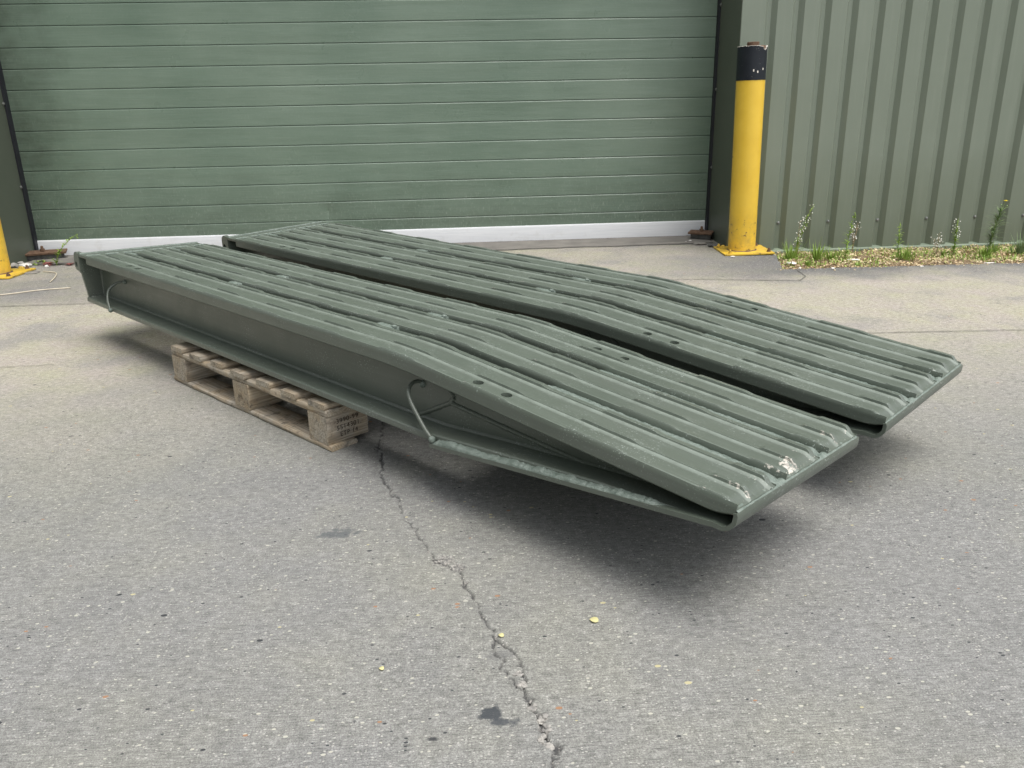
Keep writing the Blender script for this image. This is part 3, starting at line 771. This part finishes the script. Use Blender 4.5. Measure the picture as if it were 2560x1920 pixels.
        bm = bmesh.new(); m = Matrix.Translation((-.148, lv - .01, -.052)) @ Matrix.Rotation(-PI / 2, 4, 'X')
        rg_ = add_lathe(bm, [(.0125, 0), (.0125, .04)], 0, 0, 20, m); bm.faces.new(rg_[0][::-1]); bm.faces.new(rg_[1])
        cut = finish(bm, 'cutter', PAINT, root, smooth=False); md = lug.modifiers.new('b', 'BOOLEAN'); md.operation = 'DIFFERENCE'; md.object = cut; md.solver = 'EXACT'
        bpy.context.view_layer.update(); dg = bpy.context.evaluated_depsgraph_get(); nm = bpy.data.meshes.new_from_object(lug.evaluated_get(dg)); lug.modifiers.clear()
        if len(nm.polygons) > 8: lug.data = nm
        bpy.data.objects.remove(cut)
    # ---- weld seams on the near web
    def seam(pts, r, name='web_seam'):
        q = []
        for i in range(len(pts) - 1):
            a_ = Vector(pts[i]); b_ = Vector(pts[i + 1]); n_ = max(2, int((b_ - a_).length / .005))
            q += [a_ + (b_ - a_) * k / n_ for k in range(n_)]
        q.append(Vector(pts[-1])); bm = bmesh.new(); add_tube(bm, q, [r * (1 + .25 * ns(k * .6, 3, sd_) + .12 * ns(k * 2.3, 5, sd_)) for k in range(len(q))], 8); finish(bm, name, PAINT, root, ang=60)
    vs_ = VW + .001
    seam([(2.045, vs_, -.191), (2.171, vs_, -.126), (2.185, vs_, -.108)], .0068)
    seam([(2.185, vs_, -.108), (2.14, vs_, -.070), (2.12, vs_, -.042)], .0060)
    seam([(2.171, vs_, -.126), (2.403, vs_, -.143), (2.62, vs_, -.158), (2.72, vs_, -.165)], .0068)
    seam([(-.110, vs_, -.045), (-.110, vs_, -.205)], .006, 'end_seam')
    seam([(-.110, .030, -.195), (-.104, .045, -.197), (-.106, .075, -.195)], .007, 'end_seam')
    # ---- carrying handles: bent round bar from web to flange edge
    for pts in ([(2.062, .086, -.100), (2.060, .068, -.090), (2.066, .040, -.091), (2.082, .018, -.105), (2.105, .008, -.125), (2.133, .004, -.150), (2.166, .002, -.180), (2.190, .003, -.199)],
                [(.146, .086, -.098), (.137, .066, -.098), (.125, .046, -.107), (.121, .022, -.128), (.134, .008, -.158), (.150, .003, -.180), (.168, .001, -.203)]):
        bm = bmesh.new(); add_tube(bm, spline(pts, 7), .0053, 12); hd = finish(bm, 'carry_handle', PAINT, root, ang=60)
        for p, r in ((pts[0], .010), (pts[-1], .0095)):
            bm = bmesh.new(); bmesh.ops.create_icosphere(bm, subdivisions=3, radius=r, matrix=Matrix.Translation((p[0], p[1] - (.004 if p is pts[0] else 0), p[2])))
            for v in bm.verts: v.co += Vector((ns(v.co.x * 160, v.co.y * 160, v.co.z * 160), ns(v.co.y * 160, 3), ns(v.co.z * 160, 6))) * .0016
            finish(bm, 'handle_weld', WELD, hd, ang=70)
    return root
def pose(x, y, z, yaw, pit, rol):
    return Matrix.Translation((x, y, z)) @ Matrix.Rotation(yaw, 4, 'Z') @ Matrix.Rotation(pit, 4, 'Y') @ Matrix.Rotation(rol, 4, 'X')
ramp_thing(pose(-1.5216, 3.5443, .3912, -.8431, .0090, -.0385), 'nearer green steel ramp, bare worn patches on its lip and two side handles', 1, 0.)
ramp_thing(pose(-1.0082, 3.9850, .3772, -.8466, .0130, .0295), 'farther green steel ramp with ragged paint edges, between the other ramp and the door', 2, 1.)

# ------------------------------------------------------------------ pallet
pal = tag(empty('pallet', mat=Matrix.Translation((-.3864, 2.2639, 0)) @ Matrix.Rotation(2.3077, 4, 'Z')), 'weathered wooden pallet carrying both green ramps, stamped numbers on its corner block', 'pallet')
def board(name, cx, cy, cz, lx, ly, lz, along='X', jit=.0012, bev=.0018, parent=pal, uneven=0.):
    bm = bmesh.new(); n = 14 if lx > .3 else 4
    L = lx
    P = []
    for k in range(n + 1):
        x = -L / 2 + L * k / n; dy = uneven * ns(x * 6, cx * 9, cy * 5); dz = uneven * .35 * ns(x * 5, cx * 3, 8); b = bev
        pr = [(-ly / 2 + b, -lz / 2), (-ly / 2, -lz / 2 + b), (-ly / 2, lz / 2 - b), (-ly / 2 + b, lz / 2), (ly / 2 - b, lz / 2), (ly / 2, lz / 2 - b), (ly / 2, -lz / 2 + b), (ly / 2 - b, -lz / 2)]
        e = .0012 if k in (0, n) else 0
        P.append([(x, y * (1 - e * 12 * 0) + dy + jit * ns(x * 40, y * 90, z * 90), z + dz + jit * ns(z * 90, x * 40, y * 70)) for y, z in pr + [pr[0]]])
    g = add_grid(bm, P); bm.faces.new(g[0][:-1]); bm.faces.new(g[-1][:-1][::-1])
    o = finish(bm, name, WOOD, parent, ang=50, merge=True)
    o.location = (cx, cy, cz)
    if along == 'Y': o.rotation_euler = (0, 0, PI / 2)
    return o
for i in range(7):
    wd = random.uniform(.080, .092); xj = random.uniform(-.005, .005); yj = [0, .004, .0, .006, -.002, .004, .001][i]
    board('deck_board', .05 + i * .15 + xj, -.6 + yj, .1347, 1.2, wd, .0175, 'Y', .0012, .0018)
for y in (-.05, -.6, -1.15):
    board('stringer_board', .5, y, .1158, 1.0, .098, .0195, 'X', .0018, .0022, uneven=.004)
for y in (-.047, -.6, -1.153):
    board('base_board', .5, y, .0085, 1.02, .094, .0155, 'X', .0018, .003, uneven=.005)
blocks = []
for y in (-.0735, -.6, -1.127):
    for x in (.052, .5, .948):
        blocks.append(board('block', x, y, .0611, .145, .098, .0885, 'Y', .0009, .002))
# branded lettering on the near corner block (faces the foot of the ramps)
for i, (t, zz, sz) in enumerate((('3990-99', .0775, .0215), ('5514301.', .0555, .0215), ('ETP 14', .0345, .020))):
    cu = bpy.data.curves.new('t', 'FONT'); cu.body = t; cu.size = sz; cu.space_character = 1.13; cu.extrude = .0002; cu.offset = -.0001
    to = bpy.data.objects.new('t', cu); col.objects.link(to); bpy.context.view_layer.update()
    dg = bpy.context.evaluated_depsgraph_get(); me = bpy.data.meshes.new_from_object(to.evaluated_get(dg)); bpy.data.objects.remove(to)
    o = link('stamp', me, INK, blocks[0])
    yoff = (-.032, -.032, -.043)[i]
    m = Matrix(((0, 0, -1, .052 - .0508), (-1, 0, 0, yoff), (0, 1, 0, zz), (0, 0, 0, 1)))
    o.matrix_local = blocks[0].matrix_basis.inverted() @ m

# ------------------------------------------------------------------ planted strip: bed, dry moss and litter, weeds
BED = mat_simple('dry_soil', (.10, .075, .05), (.26, .19, .12), 25, .95, .9, 90, .1)
def bed_z(x, y):
    t = min(1, max(0, (y - 4.67) / .75)); e = min(1, max(0, (y - bed_edge(x)) / .04)) * min(1, max(0, (x - bed_left(y)) / .04))
    return -.012 - .052 * t + (.022 * (.5 + ns(x * 7, y * 9)) + .012 * ns(x * 30, y * 30) + .006 * ns(x * 90, y * 90)) * e
bm = bmesh.new(); P = []
for i in range(220):
    x = 1.90 + 3.0 * (i / 219); row = []
    for j in range(70):
        y = 4.60 + .88 * j / 69; row.append((x, y, bed_z(x, y) if in_bed(x, y) else -.05))
    P.append(row)
add_grid(bm, P); tag(finish(bm, 'soil', BED), kind='structure')
def litter_mat():
    s = NT('dry_moss_litter'); at = s.attr('tint').outputs['Fac']
    c = s.ramp(at, [(0., (.20, .12, .07)), (.2, (.42, .29, .16)), (.45, (.66, .52, .32)), (.7, (.78, .68, .46)), (.85, (.36, .38, .13)), (1., (.30, .40, .10))])
    return s.out(c, .85, spec=.2)
bm = bmesh.new(); la = bm.verts.layers.float.new('tint'); rnd = random.Random(5)
cnt = 0
while cnt < 15000:
    x = rnd.uniform(1.95, 4.6); y = rnd.uniform(4.64, 5.43)
    if not in_bed(x, y) or y < bed_edge(x) + .008: continue
    if ns(x * 6, y * 8, 4) < -.33 and rnd.random() < .8: continue
    s_ = rnd.uniform(.003, .0075); z = bed_z(x, y) + rnd.uniform(-.002, .016)
    q = Vector((rnd.gauss(0, 1), rnd.gauss(0, 1), rnd.gauss(0, 1.2))).normalized().to_track_quat('Z', 'Y').to_matrix()
    sh = rnd.uniform(.35, 1); vs = []
    tint = min(1, max(0, rnd.gauss(.5 + .22 * ns(x * 3, y * 3, 2), .16))) if rnd.random() > .10 + .25 * max(0, ns(x * 4, y * 5, 9)) else rnd.uniform(.82, 1)
    for (a, b) in ((-1, -1), (1, -.6), (.8, 1), (-.7, .8)):
        v = bm.verts.new(Vector((x, y, z)) + q @ Vector((a * s_, b * s_ * sh, rnd.uniform(-.3, .3) * s_))); v[la] = tint; vs.append(v)
    bm.faces.new(vs); cnt += 1
for k in range(420):
    x = rnd.uniform(1.9, 4.6); y = bed_edge(x) - abs(rnd.gauss(0, .035)); s_ = rnd.uniform(.002, .0055); vs = []
    q = Vector((rnd.gauss(0, .5), rnd.gauss(0, .5), 1)).normalized().to_track_quat('Z', 'Y').to_matrix()
    for (a, b) in ((-1, -1), (1, -.6), (.8, 1), (-.7, .8)):
        v = bm.verts.new(Vector((x, y, .005)) + q @ Vector((a * s_, b * s_ * .6, 0))); v[la] = rnd.uniform(0, .75); vs.append(v)
    bm.faces.new(vs)
o = finish(bm, 'dry_moss', litter_mat(), merge=False, smooth=False); tag(o, 'straw coloured dry moss and litter covering the strip at the foot of the ribbed cladding', 'moss', kind='stuff')

rw = random.Random(11)
def low_growth():
    r = random.Random(21); bm = bmesh.new(); cl = [(r.uniform(2.0, 4.2), r.uniform(4.72, 5.35), r.uniform(.03, .10), r.random()) for _ in range(70)]
    for (cx, cy, sp_, t) in cl:
        for k in range(int(26 + 30 * t)):
            x = r.gauss(cx, sp_); y = r.gauss(cy, sp_ * .6)
            if not in_bed(x, y): continue
            a = r.uniform(0, 6.28); z = bed_z(x, y); L = r.uniform(.012, .035 + .03 * t); w_ = r.uniform(.001, .0032)
            d = Vector((math.cos(a) * r.uniform(.2, 1.2), math.sin(a) * r.uniform(.2, 1.2), 1)).normalized(); sd = Vector((-d.y, d.x, .1)).normalized() * w_
            p0 = Vector((x, y, z)); p1 = p0 + d * L * .6; p2 = p0 + d * L + Vector((0, 0, -L * .2)); vv = [bm.verts.new(q) for q in (p0 - sd * .5, p0 + sd * .5, p1 + sd, p1 - sd, p2)]
            bm.faces.new(vv[:4]); bm.faces.new((vv[3], vv[2], vv[4]))
    tag(finish(bm, 'low_growth', GREEN, merge=False, smooth=False), 'sparse low green shoots scattered through the dry moss', 'ground cover', kind='stuff')
low_growth()
def blade(bm, p, d, L, wd, droop=.5, n=4):
    d = Vector(d).normalized(); side = d.cross(Vector((0, 0, 1)))
    if side.length < .05: side = Vector((rw.uniform(-1, 1), rw.uniform(-1, 1), 0))
    side.normalize(); prev = None; p = Vector(p)
    for k in range(n + 1):
        t = k / n; q = p + d * L * t + Vector((0, 0, -droop * L * t * t)); w_ = wd * (1 - t) ** .7 * (.6 + .4 * min(1, t * 4)) + .0002
        cur = (bm.verts.new(q - side * w_), bm.verts.new(q + side * w_))
        if prev: bm.faces.new((prev[0], prev[1], cur[1], cur[0]))
        prev = cur
def blob(bm, p, r, n=1):
    bmesh.ops.create_icosphere(bm, subdivisions=1, radius=r, matrix=Matrix.Translation(p))
def grass(x, y, h, n, label, spread=.05, mat=GREEN, name='grass_tuft', cat='grass', grp='grass tufts in the strip by the cladding'):
    z = bed_z(x, y) if in_bed(x, y) else 0; bm = bmesh.new()
    for k in range(int(n * 1.8)):
        a = rw.uniform(0, 2 * PI); r = rw.uniform(0, spread * .6); t = rw.uniform(.05, .55)
        blade(bm, (r * math.cos(a), r * math.sin(a), 0), (math.cos(a) * t, math.sin(a) * t, 1), h * rw.uniform(.35, 1), rw.uniform(.0022, .0042), rw.uniform(.0, .4))
    o = finish(bm, name, mat, merge=False, smooth=False); o.location = (x, y, z); return tag(o, label, cat, grp)
def weed(x, y, h, label, kind, lean=(0, 0), name='weed', cat='weed'):
    z = bed_z(x, y) if in_bed(x, y) else 0; root = tag(empty(name, (x, y, z)), label, cat)
    bs, bl = bmesh.new(), bmesh.new(); bf = bmesh.new(); nst = {'white': 2, 'tall': 1, 'ragwort': 1, 'twiggy': 4}[kind]
    for s_ in range(nst):
        hh = h * (1 if s_ == 0 else rw.uniform(.6, .9)); la_ = (lean[0] + rw.uniform(-.05, .05) * s_ * 1.5, lean[1])
        pts = [Vector((la_[0] * h * t * t + .006 * ns(t * 3, s_, x), la_[1] * h * t * t, hh * t)) for t in [k / 10 for k in range(11)]]
        add_tube(bs, pts, [.0026 * (1 - .65 * k / 10) for k in range(11)], 5)
        nl = {'white': 46, 'tall': 55, 'ragwort': 190, 'twiggy': 10}[kind]
        for k in range(nl):
            t = rw.uniform(.02, .93 if kind != 'ragwort' else .85); i = int(t * 10); p = pts[i].lerp(pts[min(10, i + 1)], t * 10 - i); a = rw.uniform(0, 2 * PI)
            L = {'white': .05 * (1 - t) + .012, 'tall': .07 * (1 - t) + .018, 'ragwort': .095 * (1 - abs(t - .5)) + .01, 'twiggy': .02}[kind] * rw.uniform(.6, 1.2)
            blade(bl, p, (math.cos(a), math.sin(a), rw.uniform(.3, 1.4)), L, {'white': .0045, 'tall': .0055, 'ragwort': .0036, 'twiggy': .002}[kind], .4)
        if kind in ('white', 'twiggy'):
            for k in range(14 if kind == 'white' else 10):
                t = rw.uniform(.45, 1.); i = min(9, int(t * 10)); p = pts[i].lerp(pts[i + 1], t * 10 - i); a = rw.uniform(0, 2 * PI); r = rw.uniform(.004, .03)
                q = p + Vector((math.cos(a) * r, math.sin(a) * r, r * .7)); add_tube(bs, [p, q], .0006, 3, False)
                blob(bf, q, rw.uniform(.0022, .0045))
        if kind == 'tall':
            for k in range(8): blob(bf, pts[10] + Vector((rw.uniform(-.006, .006), rw.uniform(-.006, .006), rw.uniform(-.03, .004))), .0035)
    if kind == 'ragwort':
        tp = pts[10]
        for k in range(13):
            a = 2 * PI * k / 13; blade(bf, tp, (math.cos(a), math.sin(a), .25), .017, .0034, .1, 2)
        blob(bf, tp + Vector((0, 0, .002)), .005)
        for q in ((-.03, -.006, -.022), (-.022, .0, -.045), (.012, 0, -.03)):
            add_tube(bs, [pts[8], tp + Vector(q)], .001, 3, False); blob(bl, tp + Vector(q), .0055)
    fm = {'white': PETAL, 'twiggy': PETAL, 'tall': GREEN, 'ragwort': YPET}[kind]
    finish(bs, 'stem', GREEN if kind != 'twiggy' else DRYL, root, merge=False)
    tmp = bpy.data.meshes.new('t'); bf.to_mesh(tmp); bf.free(); nb = len(bl.faces); bl.from_mesh(tmp); bpy.data.meshes.remove(tmp)
    bl.faces.ensure_lookup_table()
    for k_ in range(nb, len(bl.faces)): bl.faces[k_].material_index = 1
    fo = finish(bl, 'foliage', {'white': GREEN, 'tall': GREEN, 'ragwort': GREEN2, 'twiggy': GREEN2}[kind], root, merge=False, smooth=False)
    fo.data.materials.append(fm)
    return root
weed(2.17, 5.04, .36, 'tall weed with white florets just right of the bollard', 'white', (.28, 0))
weed(2.46, 4.95, .30, 'slender bright green weed with a narrow seed head, left of the twiggy dry one', 'tall', (.10, 0))
weed(2.80, 4.95, .24, 'green weed with a pale spike rising from the yellowish tuft in mid strip', 'tall', (-.05, 0))
weed(3.10, 5.02, .15, 'low weed with one tiny white flower head left of the paired flower stalks', 'twiggy')
weed(3.20, 5.0, .24, 'weed with a white flowered stalk beside a pale green one', 'white', (.0, 0))
weed(3.40, 4.95, .34, 'feathery ragwort with a yellow flower near the right edge', 'ragwort', (.18, 0))
weed(2.64, 5.22, .22, 'twiggy dry weed with pale dots in front of the cladding', 'twiggy', (.06, 0))
weed(2.26, 5.22, .24, 'thin stalk with white dots behind the first grass tuft', 'twiggy', (.02, 0))
grass(2.13, 5.0, .17, 46, 'thick grass tuft at the foot of the white flowered weed beside the bollard', .07)
grass(2.27, 4.93, .16, 40, 'bright grass tuft between the bollard weed and the slender green weed', .06)
grass(2.38, 4.96, .11, 34, 'low spreading green tuft just left of the slender green weed', .09)
grass(2.14, 4.76, .06, 26, 'tiny green tuft at the broken slab corner', .04)
grass(2.82, 4.88, .11, 50, 'yellowish grass tuft at the foot of the spiked weed', .09)
grass(3.30, 4.82, .10, 50, 'bushy green tuft under the yellow flowered ragwort', .09)
grass(3.62, 4.95, .16, 60, 'dense grass tuft at the right edge of the photo', .09, GREEN2)
grass(3.50, 5.05, .10, 44, 'small grass tuft right of the yellow flowered ragwort', .06)
grass(2.42, 4.71, .04, 22, 'tiny yellow green tuft on the slab edge below the slender weed', .03)
grass(3.17, 5.04, .06, 24, 'little tuft at the foot of the white flowered stalk', .04)
def flake(x, y, z, sx, sy, sz, label, mat=WHITE, name='flake', cat='stone', rz=0, grp=None, rx=0):
    bm = bmesh.new(); bmesh.ops.create_icosphere(bm, subdivisions=2, radius=1)
    for v in bm.verts:
        v.co *= 1 + .35 * ns(v.co.x * 1.7 + x * 9, v.co.y * 1.7 + y * 9, v.co.z * 1.7); v.co = Vector((v.co.x * sx, v.co.y * sy, v.co.z * sz))
    o = finish(bm, name, mat, ang=25); o.location = (x, y, z); o.rotation_euler = (rx, 0, rz); return tag(o, label, cat, grp)
flake(2.05, 4.79, .012, .028, .035, .006, 'broad white flake on the broken slab corner right of the bollard', rz=.4)
flake(2.47, 4.86, .006, .038, .014, .005, 'long pale chip lying in the moss below the slender weed', rz=-.2)
flake(2.045, 4.655, .006, .008, .007, .005, 'small white pebble on the slab below the broken corner')
flake(2.23, 4.62, .006, .011, .008, .006, 'rounded white pebble on the dark slab in front of the moss')
flake(2.76, 4.60, .004, .012, .007, .004, 'thin pale chip on the dark slab below the middle of the moss')
flake(3.20, 4.63, .004, .035, .008, .003, 'long flat pale chip on the dark slab at the right')
flake(1.79, 5.10, .005, .014, .009, .004, 'pale chip at the left front corner of the bollard plate')

# rusty guide feet and rubble beside the door
def guide_foot(x, y, rz, label, ln=.17, tilt=0.):
    root = tag(empty('guide_foot', mat=Matrix.Translation((x, y, .01)) @ Matrix.Rotation(rz, 4, 'Z')), label, 'bracket', 'rusty feet at the two ends of the roller door')
    bm = bmesh.new(); add_box(bm, -ln * .42, ln * .42, -.04, .05, -.005, .036, bev=.006, jit=.007)
    bmesh.ops.subdivide_edges(bm, edges=bm.edges[:], cuts=2, use_grid_fill=True)
    for v in bm.verts: v.co += Vector((ns(v.co.x * 60, v.co.y * 60, v.co.z * 60), ns(v.co.y * 60, 5, x), ns(v.co.z * 60, v.co.x * 60, 8))) * .006
    finish(bm, 'mortar_bed', DSTONE, root, ang=40)
    bm = bmesh.new(); add_box(bm, -ln / 2, ln / 2, -.05, .045, .036, .050, Matrix.Rotation(tilt, 4, 'Y') @ Matrix.Rotation(.12, 4, 'X'), bev=.003, jit=.003); pl = finish(bm, 'foot_plate', RUST, root)
    bm = bmesh.new(); m = Matrix.Translation((.0, 0, .05 ))
    rg = add_lathe(bm, [(.0165, 0), (.0165, .016), (.013, .018)], 0, 0, 6, m); bm.faces.new(rg[-1]); rg = add_lathe(bm, [(.009, .016), (.009, .032), (.006, .036)], 0, 0, 12, m); bm.faces.new(rg[-1])
    finish(bm, 'foot_bolt', RUST, pl)
    return root
guide_foot(1.80, 5.82, -.55, 'rusty plate with a bolt on dark mortar at the right foot of the roller door')
guide_foot(-2.81, 5.86, .30, 'long rusty plate with a nut, at the left foot of the roller door', .30)
def rubble(x, y, s, label, mat, rz=0., sz=.5): return flake(x, y, s * sz * .7, s, s * .8, s * sz, label, mat, 'rubble', 'rubble', rz)
rubble(1.80, 5.50, .045, 'jagged grey slab fragment left of the bollard foot', DSTONE, .2, .35)
rubble(1.73, 5.62, .05, 'flat broken concrete piece under the right rusty plate', THR, .6, .22)
rubble(1.835, 5.44, .016, 'small yellow painted lump beside the bollard foot', YEL, 0, .8)
rubble(1.70, 5.75, .013, 'tiny pale pebble beside the right end of the door seal', WHITE)
rubble(1.66, 5.72, .010, 'smallest pale pebble left of the right rusty plate', WHITE)
rubble(-2.87, 5.66, .026, 'round pale pebble in the rubble right of the left bollard', STONE, 0, .6)
rubble(-2.90, 5.58, .050, 'grey broken stone against the left bollard', STONE, .4, .45)
rubble(-2.81, 5.60, .040, 'white plaster lump beside the left bollard', WHITE, .1, .35)
rubble(-2.76, 5.68, .028, 'small grey stone in front of the left rusty plate', STONE, .9, .5)
rubble(-2.79, 5.50, .020, 'yellow painted stone in front of the white plaster lump', YEL, 0, .7)
rubble(-2.66, 5.56, .013, 'pale pebble in front of the round leaved plant', WHITE, 0, .7)
rubble(-2.66, 5.36, .05, 'curled pale flake of concrete at the left bollard plate', THR, .3, .12)
# little plants at the left foot of the door
def leafy(x, y, label, mat, n, L, wd, up, name='seedling', cat='plant'):
    bm = bmesh.new()
    for k in range(n):
        a = rw.uniform(0, 2 * PI); blade(bm, (0, 0, .004), (math.cos(a), math.sin(a), up * rw.uniform(.5, 1.4)), L * rw.uniform(.5, 1), wd * rw.uniform(.7, 1.1), .5, 5)
    o = finish(bm, name, mat, merge=False, smooth=True); o.location = (x, y, 0); return tag(o, label, cat)
leafy(-2.76, 5.70, 'round leaved green seedling in front of the left rusty plate', GREEN, 12, .10, .026, .8)
leafy(-2.68, 5.63, 'reddish brown withered plant right of the round leaved seedling', RED, 70, .06, .008, .9)
leafy(-2.53, 5.60, 'small purplish plant right of the feathery green weed', RED, 46, .05, .008, .8)
weed(-2.62, 5.62, .20, 'feathery light green weed leaning right in front of the silver door rail', 'tall', (.80, 0))
# dead stalk on the slab
for pts, lb in (([(-2.60, 5.38), (-2.50, 5.32), (-2.44, 5.18), (-2.40, 5.02)], 'pale curved dead stalk lying on the slab left of the ramps'), ([(-2.75, 4.60), (-2.50, 4.70), (-2.36, 4.78), (-2.20, 4.82)], 'long thin pale straw on the slab left of the ramps')):
    bm = bmesh.new(); add_tube(bm, spline([(a, b, .006 + .003 * ns(a * 9)) for a, b in pts], 8), .0035, 5); tag(finish(bm, 'dead_stalk', mat_simple('bleached_straw', (.5, .44, .33), (.62, .56, .44), 30)), lb, 'stalk', 'dead stalks on the slab')
PYEL = mat_leaf('pale_yellow_leaf', (.46, .43, .20), (.60, .56, .30))
# loose leaf scraps on the concrete
for (x, y, s_, lb, m_) in ((.247, 1.355, .011, 'small pale yellow leaf scrap on the concrete right of the crack', PYEL), (.062, 1.325, .007, 'tiny yellow scrap in the crack', PYEL), (-.16, 1.25, .006, 'small cream scrap left of the crack', PYEL)):
    bm = bmesh.new(); vs = [bm.verts.new((s_ * math.cos(a) * (.8 + .3 * ns(a * 3)), s_ * .8 * math.sin(a), .001 * math.sin(a * 2))) for a in [2 * PI * k / 9 for k in range(9)]]; bm.faces.new(vs)
    r = bmesh.ops.extrude_face_region(bm, geom=bm.faces[:]); [setattr(v.co, 'z', v.co.z + .0008) for v in r['geom'] if isinstance(v, bmesh.types.BMVert)]
    o = finish(bm, 'leaf_scrap', m_, smooth=False); o.location = (x, y, .0035); tag(o, lb, 'leaf scrap')
